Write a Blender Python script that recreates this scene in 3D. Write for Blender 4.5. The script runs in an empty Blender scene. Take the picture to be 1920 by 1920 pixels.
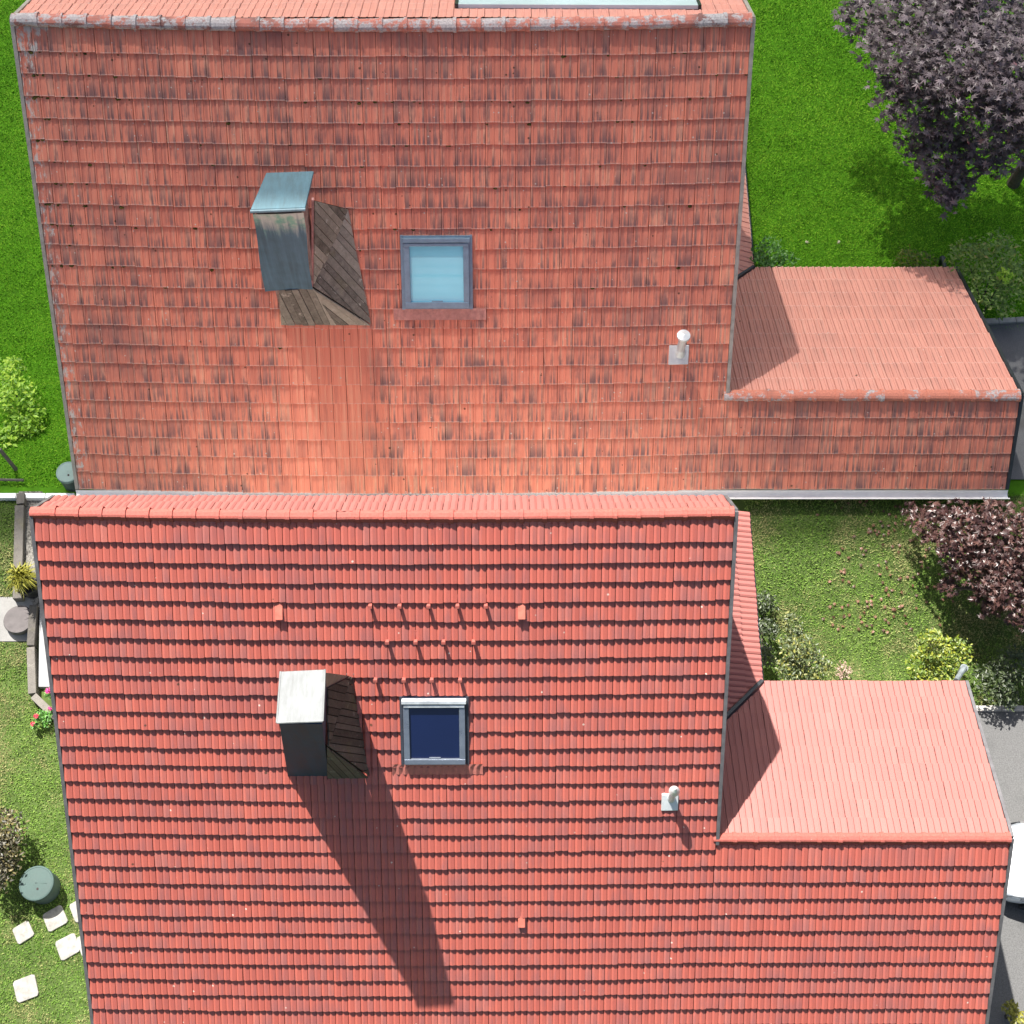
import bpy, math, random
import numpy as np
from mathutils import Vector, Matrix

random.seed(7)
rng = np.random.default_rng(7)
sc = bpy.context.scene

# ------------------------------------------------------------------ camera, sky, sun, exposure
CAM_H = 27.7                      # drone height above the lawns
TILT = math.radians(24.8)         # off the vertical, looking north (+y)
FOCAL = 2600.0                    # in photograph pixels (1920 wide)
CU, CV = 950.0, 960.0
camd = bpy.data.cameras.new('drone_camera')
cam = bpy.data.objects.new('drone_camera', camd)
sc.collection.objects.link(cam)
cam.location = (0, 0, CAM_H)
cam.rotation_euler = (TILT, 0, 0)
camd.sensor_width = 36.0
camd.lens = 36.0 * FOCAL / 1920.0
camd.shift_x = (960 - CU) / 1920.0
camd.clip_start = 0.5
camd.clip_end = 2000.0
sc.camera = cam

SUN_L = Vector((-0.275, 0.522, 1.0)).normalized()      # direction towards the sun
world = bpy.data.worlds.new('World')
sc.world = world
world.use_nodes = True
wn = world.node_tree
sky = wn.nodes.new('ShaderNodeTexSky')
sky.sky_type = 'NISHITA'
sky.sun_disc = False
sky.sun_elevation = math.asin(SUN_L.z)
sky.sun_rotation = math.atan2(SUN_L.x, SUN_L.y)
sky.dust_density = 4.0
wn.links.new(sky.outputs[0], wn.nodes['Background'].inputs[0])
wn.nodes['Background'].inputs[1].default_value = 0.060
sund = bpy.data.lights.new('sun', 'SUN')
sund.energy = 5.0
sund.angle = math.radians(0.5)
sund.color = (1.0, 0.955, 0.89)
sun = bpy.data.objects.new('sun', sund)
sc.collection.objects.link(sun)
sun.location = (0, 0, 90)
sun.rotation_euler = (-SUN_L).to_track_quat('-Z', 'Y').to_euler()
sc.view_settings.view_transform = 'Standard'
sc.view_settings.look = 'None'
sc.view_settings.gamma = 1.0
sc.view_settings.use_curve_mapping = False
sc.view_settings.exposure = 1.34

# ------------------------------------------------------------------ measuring helpers
ST, CT = math.sin(TILT), math.cos(TILT)
CAMP = Vector((0, 0, CAM_H))


def ray(u, v):
    a, b = (u - CU) / FOCAL, (CV - v) / FOCAL
    return Vector((a, ST + b * CT, -CT + b * ST))


def at_y(u, v, y):
    d = ray(u, v)
    return CAMP + d * (y / d.y)


def at_z(u, v, z):
    d = ray(u, v)
    return CAMP + d * ((z - CAM_H) / d.z)


def on_plane(u, v, p, n):
    d = ray(u, v)
    return CAMP + d * ((Vector(p) - CAMP).dot(n) / d.dot(n))


def sstep(a, b, x):
    t = min(1, max(0, (x - a) / (b - a)))
    return t * t * (3 - 2 * t)


def gz(x, y):
    """height of the terrain: a gentle bank up to the low front wall of the upper house"""
    return 0.92 * sstep(8.6, 12.6, y) * (1 - sstep(13.6, 17.0, y))


def ground(u, v, lift=0.0):
    z = 0.0
    for _ in range(12):
        p = at_z(u, v, z + lift)
        z = gz(p.x, p.y)
    return at_z(u, v, z + lift)


# ------------------------------------------------------------------ material helpers
class NT:
    def __init__(self, name):
        self.m = bpy.data.materials.new(name)
        self.m.use_nodes = True
        self.t = self.m.node_tree
        self.b = self.t.nodes['Principled BSDF']

    def n(self, typ, **kw):
        nd = self.t.nodes.new(typ)
        for k, v in kw.items():
            setattr(nd, k, v)
        return nd

    def set(self, sock, val):
        if val is None:
            return
        if isinstance(val, bpy.types.NodeSocket):
            self.t.links.new(val, sock)
        elif isinstance(val, (tuple, list)) and sock.type == 'RGBA' and len(val) == 3:
            sock.default_value = (*val, 1)
        else:
            sock.default_value = val

    def math(self, op, a, b=None, c=None, clamp=False):
        nd = self.n('ShaderNodeMath', operation=op, use_clamp=clamp)
        for i, x in enumerate((a, b, c)):
            self.set(nd.inputs[i], x)
        return nd.outputs[0]

    def vm(self, op, a, b=None):
        nd = self.n('ShaderNodeVectorMath', operation=op)
        self.set(nd.inputs[0], a)
        if b is not None:
            self.set(nd.inputs[1], b)
        return nd.outputs['Value'] if op in ('DOT_PRODUCT', 'LENGTH') else nd.outputs[0]

    def xyz(self, x, y, z=0.0):
        nd = self.n('ShaderNodeCombineXYZ')
        for i, q in enumerate((x, y, z)):
            self.set(nd.inputs[i], q)
        return nd.outputs[0]

    def sep(self, v):
        nd = self.n('ShaderNodeSeparateXYZ')
        self.set(nd.inputs[0], v)
        return nd.outputs

    def noise(self, vec, scale, detail=3, rough=0.55, dim='3D'):
        nd = self.n('ShaderNodeTexNoise', noise_dimensions=dim)
        self.set(nd.inputs['Vector'], vec)
        nd.inputs['Scale'].default_value = scale
        nd.inputs['Detail'].default_value = detail
        nd.inputs['Roughness'].default_value = rough
        return nd.outputs[0]

    def voro(self, vec, scale):
        nd = self.n('ShaderNodeTexVoronoi')
        self.set(nd.inputs['Vector'], vec)
        nd.inputs['Scale'].default_value = scale
        return nd.outputs[0], nd.outputs[1]

    def white(self, vec):
        nd = self.n('ShaderNodeTexWhiteNoise', noise_dimensions='3D')
        self.set(nd.inputs[0], vec)
        return nd.outputs[0]

    def ramp(self, fac, *stops):
        nd = self.n('ShaderNodeValToRGB')
        self.set(nd.inputs[0], fac)
        e = nd.color_ramp.elements
        while len(e) < len(stops):
            e.new(0.5)
        for i, (p, c) in enumerate(stops):
            e[i].position = p
            e[i].color = (*c, 1) if isinstance(c, (tuple, list)) else (c, c, c, 1)
        return nd.outputs[0]

    def step(self, x, a, b):
        nd = self.n('ShaderNodeMapRange', interpolation_type='SMOOTHSTEP')
        self.set(nd.inputs[0], x)
        nd.inputs[1].default_value = a
        nd.inputs[2].default_value = b
        return nd.outputs[0]

    def mix(self, fac, a, b, blend='MIX'):
        nd = self.n('ShaderNodeMix', data_type='RGBA', blend_type=blend)
        self.set(nd.inputs[0], fac)
        self.set(nd.inputs[6], a)
        self.set(nd.inputs[7], b)
        return nd.outputs[2]

    def pos(self):
        return self.n('ShaderNodeNewGeometry').outputs['Position']

    def objc(self):
        return self.n('ShaderNodeTexCoord').outputs['Object']

    def rnd(self):
        """a random number per object plus one per face, so that single pieces and joined ones look alike"""
        a = self.n('ShaderNodeAttribute', attribute_name='rnd').outputs['Fac']
        b = self.n('ShaderNodeObjectInfo').outputs['Random']
        return self.math('FRACT', self.math('ADD', a, b))

    def bump(self, h, strength=0.4, dist=0.01):
        nd = self.n('ShaderNodeBump')
        nd.inputs['Strength'].default_value = strength
        nd.inputs['Distance'].default_value = dist
        self.set(nd.inputs['Height'], h)
        self.t.links.new(nd.outputs[0], self.b.inputs['Normal'])

    def out(self, color, rough=0.7, spec=0.4, metal=0.0):
        self.set(self.b.inputs['Base Color'], color)
        self.set(self.b.inputs['Roughness'], rough)
        self.b.inputs['Specular IOR Level'].default_value = spec
        self.b.inputs['Metallic'].default_value = metal
        return self.m


def plain(name, col, rough=0.6, spec=0.4, metal=0.0, var=0.25, scale=6.0):
    t = NT(name)
    f = t.noise(t.pos(), scale, 5, 0.65)
    c = t.ramp(f, (0.3, tuple(x * (1 - var) for x in col)), (0.7, tuple(min(1, x * (1 + var)) for x in col)))
    r = t.ramp(f, (0.3, max(0, rough - 0.1)), (0.7, min(1, rough + 0.1)))
    return t.out(c, r, spec, metal)


# ------------------------------------------------------------------ object helpers
BASE = {}


def empty(name, base, label, cat, group=None):
    o = bpy.data.objects.new(name, None)
    o.empty_display_size = 0.3
    o.location = base
    sc.collection.objects.link(o)
    BASE[o] = Vector(base)
    o['label'] = label
    o['category'] = cat
    if group:
        o['group'] = group
    return o


def attach(o, parent):
    """vertices and matrices are given in world space; the parent chain gives the base back"""
    if parent is not None:
        o.parent = parent
        if parent in BASE:
            o.matrix_basis = Matrix.Translation(-BASE[parent]) @ o.matrix_basis
    return o


def obj(name, me, mat, parent=None, M=None):
    o = bpy.data.objects.new(name, me)
    if mat is not None and not me.materials:
        me.materials.append(mat)
    if M is not None:
        o.matrix_basis = M
    sc.collection.objects.link(o)
    return attach(o, parent)


def tag(o, label=None, cat=None, group=None, kind=None):
    for k, v in (('label', label), ('category', cat), ('group', group), ('kind', kind)):
        if v:
            o[k] = v
    return o


class MB:
    def __init__(self):
        self.v, self.f = [], []

    def add(self, vs, fs):
        k = len(self.v)
        self.v += [tuple(p) for p in vs]
        self.f += [tuple(i + k for i in f) for f in fs]
        return self

    def quad(self, a, b, c, d):
        return self.add([a, b, c, d], [(0, 1, 2, 3)])

    def hexa(self, p):          # 8 corners: bottom loop, top loop
        return self.add(p, [(3, 2, 1, 0), (4, 5, 6, 7), (0, 1, 5, 4), (1, 2, 6, 5), (2, 3, 7, 6), (3, 0, 4, 7)])

    def box(self, x0, x1, y0, y1, z0, z1):
        return self.hexa([(x0, y0, z0), (x1, y0, z0), (x1, y1, z0), (x0, y1, z0),
                          (x0, y0, z1), (x1, y0, z1), (x1, y1, z1), (x0, y1, z1)])

    def prism(self, poly, off):          # planar polygon pushed along a vector
        n = len(poly)
        poly = [Vector(p) for p in poly]
        vs = poly + [p + Vector(off) for p in poly]
        fs = [tuple(range(n - 1, -1, -1)), tuple(range(n, 2 * n))] + [(i, (i + 1) % n, n + (i + 1) % n, n + i) for i in range(n)]
        return self.add(vs, fs)

    def tube(self, pts, rad, seg=8, cap=True):
        pts = [Vector(p) for p in pts]
        if not isinstance(rad, (list, tuple)):
            rad = [rad] * len(pts)
        k = len(self.v)
        up = Vector((0.13, 0.31, 1)).normalized()
        for i, p in enumerate(pts):
            d = (pts[min(i + 1, len(pts) - 1)] - pts[max(i - 1, 0)]).normalized()
            a = d.cross(up)
            if a.length < 1e-3:
                a = d.cross(Vector((1, 0, 0)))
            a.normalize()
            b = d.cross(a)
            for j in range(seg):
                t = 2 * math.pi * j / seg
                self.v.append(tuple(p + (a * math.cos(t) + b * math.sin(t)) * rad[i]))
        for i in range(len(pts) - 1):
            for j in range(seg):
                q = k + i * seg
                self.f.append((q + j, q + (j + 1) % seg, q + seg + (j + 1) % seg, q + seg + j))
        if cap:
            self.f.append(tuple(range(k + seg - 1, k - 1, -1)))
            q = k + (len(pts) - 1) * seg
            self.f.append(tuple(range(q, q + seg)))
        return self

    def lathe(self, c, prof, seg=24):
        """prof: list of (radius, z) from bottom to top round a vertical axis through c"""
        k = len(self.v)
        for r, z in prof:
            for j in range(seg):
                t = 2 * math.pi * j / seg
                self.v.append((c[0] + r * math.cos(t), c[1] + r * math.sin(t), c[2] + z))
        for i in range(len(prof) - 1):
            for j in range(seg):
                q = k + i * seg
                self.f.append((q + j, q + (j + 1) % seg, q + seg + (j + 1) % seg, q + seg + j))
        q = k + (len(prof) - 1) * seg
        self.f.append(tuple(range(q, q + seg)))
        self.f.append(tuple(range(k + seg - 1, k - 1, -1)))
        return self

    def mesh(self, name, smooth=False):
        me = bpy.data.meshes.new(name)
        me.from_pydata(self.v, [], self.f)
        if smooth:
            me.polygons.foreach_set('use_smooth', [True] * len(me.polygons))
        me.update()
        return me

    def build(self, name, mat, parent=None, base=None, smooth=False, bevel=0.0):
        if base is not None and parent is None:
            b = Vector(base)
            self.v = [tuple(Vector(p) - b) for p in self.v]
        o = obj(name, self.mesh(name, smooth), mat, parent)
        if base is not None and parent is None:
            o.location = base
        if bevel:
            md = o.modifiers.new('bevel', 'BEVEL')
            md.width = bevel
            md.segments = 2
            md.limit_method = 'ANGLE'
        return o


def face_attr(me, vals):
    a = me.attributes.new('rnd', 'FLOAT', 'FACE')
    a.data.foreach_set('value', np.asarray(vals, dtype=np.float32))


def np_mesh(name, V, F, rnd=None, uv=None, smooth=False):
    """V (n,3), F (m,k) with k equal for all faces"""
    V = np.asarray(V, np.float32)
    F = np.asarray(F, np.int32)
    me = bpy.data.meshes.new(name)
    m, k = F.shape
    me.vertices.add(len(V))
    me.vertices.foreach_set('co', V.ravel())
    me.loops.add(m * k)
    me.loops.foreach_set('vertex_index', F.ravel())
    me.polygons.add(m)
    me.polygons.foreach_set('loop_start', np.arange(0, m * k, k, dtype=np.int32))
    me.polygons.foreach_set('loop_total', np.full(m, k, np.int32))
    me.polygons.foreach_set('use_smooth', np.full(m, smooth, bool))
    if uv is not None:
        l = me.uv_layers.new(name='UVMap')
        l.data.foreach_set('uv', np.asarray(uv, np.float32).ravel())
    me.update(calc_edges=True)
    if rnd is not None:
        face_attr(me, rnd)
    return me


# ------------------------------------------------------------------ roofs
class Slope:
    def __init__(self, o, d, bow=0.0, xc=0.0, hw=1.0):
        self.O, self.D = Vector(o), Vector(d).normalized()
        h = Vector((0, 0, 1)).cross(self.D)
        self.X = h.normalized()                      # along the courses
        self.N = self.D.cross(self.X) * 1.0
        if self.N.z < 0:
            self.X = -self.X
            self.N = -self.N
        self.bow, self.xc, self.hw = bow, xc, hw

    def sag(self, a):
        return self.bow * max(0.0, 1 - ((a - self.xc) / self.hw) ** 2)

    def P(self, a, s, h=0.0):
        return self.O + self.X * a + self.D * (s + self.sag(a)) + self.N * h

    def M(self, a, s, h=0.0, yaw=0.0, pitch=0.0):
        r = Matrix((self.X, -self.D, self.N)).transposed().to_4x4()
        return Matrix.Translation(self.P(a, s, h)) @ r @ Matrix.Rotation(yaw, 4, 'Z') @ Matrix.Rotation(pitch, 4, 'X')

    def px(self, u, v):
        p = on_plane(u, v, self.O, self.N) - self.O
        a = p.dot(self.X)
        return a, p.dot(self.D) - self.sag(a)


def tile_template(W, g, t, kind):
    """a double-pan interlocking tile: x across, y down the slope, z off the roof. Quads only."""
    e = 0.0035
    if kind == 'old':
        pr = [(0, -0.016), (0, 0.001), (0.035, 0.013), (0.12, 0.013), (0.155, 0.002), (0.46, 0.0), (0.485, 0.010),
              (0.575, 0.010), (0.60, 0.001), (0.985, 0.003), (1.0, 0.001), (1.0, -0.016)]
    elif kind == 'flat':
        pr = [(0, -0.016), (0, 0.004), (0.03, 0.009), (0.12, 0.009), (0.15, 0.005), (0.485, 0.004), (0.49, -0.012), (0.51, -0.012), (0.515, 0.004), (0.54, 0.009), (0.62, 0.009), (0.65, 0.005), (0.99, 0.004), (1.0, -0.016)]
    elif kind == 'groove':
        pr = [(0.0, -0.022), (0.025, -0.022), (0.03, 0.020), (0.16, 0.020), (0.20, 0.006), (0.465, 0.004), (0.47, -0.022), (0.53, -0.022), (0.535, 0.020), (0.66, 0.020), (0.70, 0.006), (0.965, 0.004), (0.97, -0.022), (1.0, -0.022)]
    else:
        pr = [(0, -0.016), (0, 0.0), (0.16, 0.016), (0.20, 0.016), (0.482, 0.001), (0.487, -0.012), (0.510, -0.012), (0.515, 0.0), (0.66, 0.016), (0.70, 0.016), (0.99, 0.001), (1.0, -0.016)]
    xs = np.array([e + p[0] * (W - 2 * e) for p in pr])
    hs = np.array([p[1] for p in pr])
    ov = 0.05
    n = len(pr)
    rows = [(-ov, -t * ov / g, 1.0), (g, t, 1.0), (g - 0.001, -0.012, 0.0)]
    V, UV = [], []
    for s, hb, k in rows:
        for x, h in zip(xs, hs):
            V.append((x, -s, hb + h * k if k else max(-0.012, hb)))
            UV.append((x / W, max(0, s / g)))
    F = []
    for r in range(2):
        for i in range(n - 1):
            F.append((r * n + i, (r + 1) * n + i, (r + 1) * n + i + 1, r * n + i + 1))
    V, F, UV = np.array(V), np.array(F), np.array(UV)
    return V, F, UV


def lay_tiles(house, slope_o, S, tmpl, W, g, rows, mat, singles, mesh_single):
    """rows: list of (s at the tile's upper edge, a start, a end). The first `singles` tiles become parts, the rest one stuff part."""
    V, F, UV = tmpl
    VV, FF, UU, RR = [], [], [], []
    k = 0
    cnt = 0
    for s, a0, a1 in rows:
        nt = int(round((a1 - a0) / W))
        for i in range(nt):
            a = a0 + i * W
            ds, dh, yaw, pit = random.gauss(0, 0.005), random.uniform(0, 0.006), random.gauss(0, 0.006), random.gauss(0, 0.006)
            M = S.M(a, s + ds, dh, yaw, pit)
            if cnt < singles:
                obj('tile', mesh_single, mat, slope_o, M)
            else:
                m = np.array(M)
                VV.append(V @ m[:3, :3].T + m[:3, 3])
                FF.append(F + k)
                UU.append(UV[F].reshape(-1, 2))
                RR.append(np.full(len(F), random.random()))
                k += len(V)
            cnt += 1
    if VV:
        me = np_mesh('tile_field', np.concatenate(VV), np.concatenate(FF), np.concatenate(RR), np.concatenate(UU))
        o = obj('tile_field', me, mat, slope_o)
        o['kind'] = 'stuff'
    return cnt


def deck(name, S, a0, a1, s0, s1, mat, parent, th=0.12, lift=-0.03, n=1):
    mb = MB()
    xs = [a0 + (a1 - a0) * i / n for i in range(n + 1)]
    for i in range(n):
        p = [S.P(xs[i], s0, lift - th), S.P(xs[i + 1], s0, lift - th), S.P(xs[i + 1], s1, lift - th), S.P(xs[i], s1, lift - th),
             S.P(xs[i], s0, lift), S.P(xs[i + 1], s0, lift), S.P(xs[i + 1], s1, lift), S.P(xs[i], s1, lift)]
        mb.hexa(p)
    return mb.build(name, mat, parent)


def strip(S, pts, w, h0, h1):
    """bar lying on a slope along (a,s) points"""
    mb = MB()
    for (a, s), (b, q) in zip(pts[:-1], pts[1:]):
        A, B = S.P(a, s), S.P(b, q)
        d = (B - A).normalized()
        c = d.cross(S.N).normalized() * w / 2
        lo, hi = S.N * h0, S.N * h1
        mb.hexa([A - c + lo, A + c + lo, B + c + lo, B - c + lo, A - c + hi, A + c + hi, B + c + hi, B - c + hi])
    return mb


def ridge_mesh(L, r, kind):
    """one ridge tile along x, from 0 to L, with a raised collar on its end"""
    mb = MB()
    secs = [(-0.04, r * 0.96), (L - 0.075, r), (L - 0.07, r * 1.13), (L - 0.005, r * 1.17)]
    n = 8
    if kind == 'new':
        prof = [(-1.25, -0.95), (-1.0, -0.9), (-0.82, 0.40), (-0.5, 0.62), (0.2, 0.68), (0.85, 0.36), (1.05, 0.05), (1.2, -0.7), (1.35, -0.8)]
    else:
        prof = [(math.cos(math.pi * (1 + 0.12 - 1.24 * i / n)) * 1.08, math.sin(math.pi * (-0.12 + 1.24 * i / n)) * 0.85) for i in range(n + 1)]
        prof = [(-math.cos(math.pi * (-0.12 + 1.24 * i / n)) * 1.08, math.sin(math.pi * (-0.12 + 1.24 * i / n)) * 0.8) for i in range(n + 1)]
    k = len(prof)
    vs, fs = [], []
    for x, rr in secs:
        for c, z in prof:
            vs.append((x, c * rr, z * rr))
    for i in range(len(secs) - 1):
        for j in range(k - 1):
            fs.append((i * k + j, i * k + j + 1, (i + 1) * k + j + 1, (i + 1) * k + j))
    fs.append(tuple(range((len(secs) - 1) * k, len(secs) * k)))
    mb.add(vs, fs)
    return mb.mesh('ridge_tile')


def clip_poly(poly, nx, ny, c):
    """keep the part of a 2-D polygon with nx*x+ny*y <= c"""
    out = []
    for i in range(len(poly)):
        p, q = poly[i], poly[(i + 1) % len(poly)]
        dp, dq = nx * p[0] + ny * p[1] - c, nx * q[0] + ny * q[1] - c
        if dp <= 0:
            out.append(p)
        if dp * dq < 0:
            t = dp / (dp - dq)
            out.append((p[0] + (q[0] - p[0]) * t, p[1] + (q[1] - p[1]) * t))
    return out


def planks(corners, angle, w, th, mat, parent, outward, gap=0.012, name='plank'):
    """cover a flat polygon with boards running at `angle` to its first edge; each board an object"""
    C = [Vector(c) for c in corners]
    ex = (C[1] - C[0]).normalized()
    n = ex.cross(C[-1] - C[0]).normalized()
    if n.dot(Vector(outward)) < 0:
        n = -n
    ey = n.cross(ex)
    P = [((c - C[0]).dot(ex), (c - C[0]).dot(ey)) for c in C]
    nx, ny = -math.sin(angle), math.cos(angle)
    ds = [nx * p[0] + ny * p[1] for p in P]
    lo, hi = min(ds), max(ds)
    c = lo - random.uniform(0, w * 0.6)
    while c < hi:
        ww = w * random.uniform(0.8, 1.2)
        q = clip_poly(clip_poly(P, nx, ny, c + ww - gap), -nx, -ny, -c)
        if len(q) >= 3:
            ar = abs(sum(q[i][0] * q[(i + 1) % len(q)][1] - q[(i + 1) % len(q)][0] * q[i][1] for i in range(len(q)))) / 2
            if ar > 0.003:
                l = random.uniform(0, 0.022)
                til = random.uniform(-0.03, 0.03)
                pts = [C[0] + ex * a + ey * b + n * (l + til * (nx * a + ny * b - c)) for a, b in q]
                MB().prism(pts, n * th).build(name, mat, parent)
        c += ww


# ------------------------------------------------------------------ materials
def tile_mat(name, S, pal, old, clean=None, lichen_left=None, spots=0.0):
    t = NT(name)
    q = t.vm('SUBTRACT', t.pos(), tuple(S.O))
    a = t.vm('DOT_PRODUCT', q, tuple(S.X))
    s = t.vm('DOT_PRODUCT', q, tuple(S.D))
    uv = t.sep(t.n('ShaderNodeUVMap').outputs[0])
    r = t.rnd()
    strips = 7.0 if old else 2.0
    lane = t.math('FLOOR', t.math('MULTIPLY', uv[0], strips))
    w1 = t.white(t.xyz(lane, t.math('MULTIPLY', r, 91.7), 3.0))
    w2 = t.white(t.xyz(t.math('MULTIPLY', r, 37.3), 5.0, 1.0))
    streak = t.noise(t.xyz(t.math('MULTIPLY', a, 26.0), t.math('MULTIPLY', s, 1.6), t.math('MULTIPLY', r, 8.0)), 1.0, 3, 0.6)
    big = t.noise(t.xyz(a, s, 0.0), 0.55, 4, 0.6)
    mid = t.noise(t.xyz(t.math('MULTIPLY', a, 1.6), t.math('MULTIPLY', s, 0.9), 7.0), 1.4, 4, 0.62)
    fine = t.noise(t.xyz(a, s, 2.0), 55, 3, 0.7)
    f = t.math('ADD', t.math('MULTIPLY', w1, pal['lane']), t.math('MULTIPLY', w2, pal['tile']))
    f = t.math('ADD', f, t.math('MULTIPLY', streak, pal['streak']))
    f = t.math('ADD', f, t.math('MULTIPLY', fine, 0.16))
    f = t.math('SUBTRACT', f, pal['shift'])
    col = t.ramp(f, (0.0, pal['c0']), (0.33, pal['c1']), (0.66, pal['c2']), (1.0, pal['c3']))
    # soot that has settled on the lower end of the tiles and in wide patches
    run = t.math('ADD', t.math('MULTIPLY', streak, 0.55), t.math('MULTIPLY', w1, 0.30))
    low = t.math('MULTIPLY', t.math('ADD', t.math('MULTIPLY', t.step(uv[1], 0.1, 1.0), 0.55), 0.45), t.step(t.math('ADD', t.math('MULTIPLY', mid, 0.75), run), 0.72, 0.98))
    wide = t.step(t.math('ADD', big, t.math('MULTIPLY', run, 0.45)), 0.66, 0.92)
    soot = t.math('MULTIPLY', t.math('MAXIMUM', low, t.math('MULTIPLY', wide, 0.75)), pal['soot'], clamp=True)
    if clean:
        a0, a1, s0, s1 = clean
        wob = t.math('MULTIPLY', t.math('SUBTRACT', mid, 0.5), 0.5)
        aw = t.math('ADD', a, wob)
        c = t.math('MULTIPLY', t.step(aw, a0 - 0.25, a0 + 0.25), t.math('SUBTRACT', 1.0, t.step(aw, a1 - 0.3, a1 + 0.3)))
        c = t.math('MULTIPLY', c, t.step(s, s0 - 0.1, s0 + 0.1))
        c = t.math('MULTIPLY', c, t.math('SUBTRACT', 1.0, t.math('MULTIPLY', t.step(s, s0 + 1.2, s1), 0.5)))
        soot = t.math('MULTIPLY', soot, t.math('SUBTRACT', 1.0, t.math('MULTIPLY', c, 0.92)))
        col = t.mix(t.math('MULTIPLY', c, 0.38), col, pal['clean'])
    col = t.mix(soot, col, pal['dark'])
    if old:
        rim = t.math('MULTIPLY', t.step(uv[1], 0.945, 0.965), t.step(t.math('ADD', mid, t.math('MULTIPLY', w1, 0.3)), 0.42, 0.62))
        col = t.mix(t.math('MULTIPLY', rim, 0.4), col, (0.74, 0.48, 0.40))
    if lichen_left is not None:
        pp = t.xyz(t.math('MULTIPLY', a, 2.6), t.math('MULTIPLY', s, 1.0), 4.0)
        n1 = t.noise(pp, 4.5, 5, 0.72)
        edge = t.math('SUBTRACT', 1.0, t.step(a, lichen_left + 0.1, lichen_left + 0.75))
        top = t.math('MULTIPLY', t.math('SUBTRACT', 1.0, t.step(s, 0.1, 1.0)), t.math('SUBTRACT', 1.0, t.math('MULTIPLY', t.step(a, lichen_left + 2.0, lichen_left + 6.0), 0.55)))
        e = t.math('MINIMUM', t.math('ADD', t.math('MULTIPLY', edge, 0.30), t.math('MULTIPLY', top, 0.23)), 0.34)
        m = t.step(t.math('ADD', n1, e), 0.80, 0.90)
        col = t.mix(t.math('MULTIPLY', m, 0.85), col, (0.52, 0.50, 0.46))
    if spots:
        vd, vc = t.voro(t.xyz(a, s, 0.0), 9.0)
        keep = t.sep(vc)
        sp = t.math('MULTIPLY', t.math('LESS_THAN', vd, t.math('MULTIPLY', keep[1], 0.16)), t.math('GREATER_THAN', keep[0], 1 - spots))
        col = t.mix(t.math('MULTIPLY', sp, 0.8), col, (0.60, 0.52, 0.45))
        vd, vc = t.voro(t.xyz(a, s, 5.0), 7.0)
        keep = t.sep(vc)
        sp = t.math('MULTIPLY', t.math('LESS_THAN', vd, t.math('MULTIPLY', keep[1], 0.17)), t.math('GREATER_THAN', keep[0], 1 - spots * 0.35))
        col = t.mix(t.math('MULTIPLY', sp, 0.8), col, (0.05, 0.035, 0.02))
    t.bump(t.math('ADD', fine, t.math('MULTIPLY', streak, 0.6)), 0.35 if old else 0.2, 0.006)
    return t.out(col, 0.85 if old else pal.get('rough', 0.5), 0.25 if old else 0.55)


OLD = dict(lane=0.72, tile=0.20, streak=0.50, shift=0.26, soot=0.95,
           c0=(0.40, 0.145, 0.11), c1=(0.68, 0.225, 0.15), c2=(0.78, 0.275, 0.18), c3=(0.86, 0.43, 0.28),
           dark=(0.18, 0.10, 0.10), clean=(0.82, 0.28, 0.18))
OLD_PALE = dict(OLD, soot=0.25, lane=0.35, shift=0.1, c0=(0.50, 0.21, 0.16), c1=(0.64, 0.29, 0.225), c2=(0.68, 0.32, 0.25), c3=(0.76, 0.42, 0.32))
NEW = dict(lane=0.46, tile=0.30, streak=0.36, shift=0.08, soot=0.55, rough=0.40,
           c0=(0.27, 0.078, 0.064), c1=(0.37, 0.092, 0.068), c2=(0.41, 0.104, 0.075), c3=(0.46, 0.145, 0.108),
           dark=(0.18, 0.08, 0.085), clean=(0.42, 0.06, 0.04))
NEW_EVEN = dict(NEW, c0=(0.23, 0.075, 0.064), c1=(0.28, 0.092, 0.078), c2=(0.30, 0.10, 0.084), c3=(0.335, 0.125, 0.105), soot=0.12, lane=0.30, tile=0.3, streak=0.2, shift=-0.05, rough=0.62)


def lichen_mat(name, base, amount, S=None):
    t = NT(name)
    p = t.pos()
    n1 = t.noise(p, 5.5, 6, 0.75)
    n2 = t.noise(p, 1.1, 3, 0.5)
    r = t.rnd()
    f = t.noise(p, 30, 4, 0.7)
    c = t.ramp(f, (0.25, tuple(x * 0.72 for x in base)), (0.75, tuple(min(1, x * 1.2) for x in base)))
    dk = t.step(t.math('ADD', n2, t.math('MULTIPLY', f, 0.3)), 0.62, 0.80)
    c = t.mix(t.math('MULTIPLY', dk, 0.7 if amount > 0.3 else 0.15), c, (0.10, 0.085, 0.085))
    m = t.step(t.math('ADD', n1, t.math('MULTIPLY', t.math('SUBTRACT', r, 0.5), 0.16)), 0.66 - amount * 0.3, 0.76 - amount * 0.3)
    c = t.mix(t.math('MULTIPLY', m, 0.85), c, t.ramp(f, (0.3, (0.26, 0.26, 0.27)), (0.7, (0.62, 0.61, 0.60))))
    t.bump(t.math('ADD', f, n1), 0.4, 0.008)
    return t.out(c, 0.85, 0.25)


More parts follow.
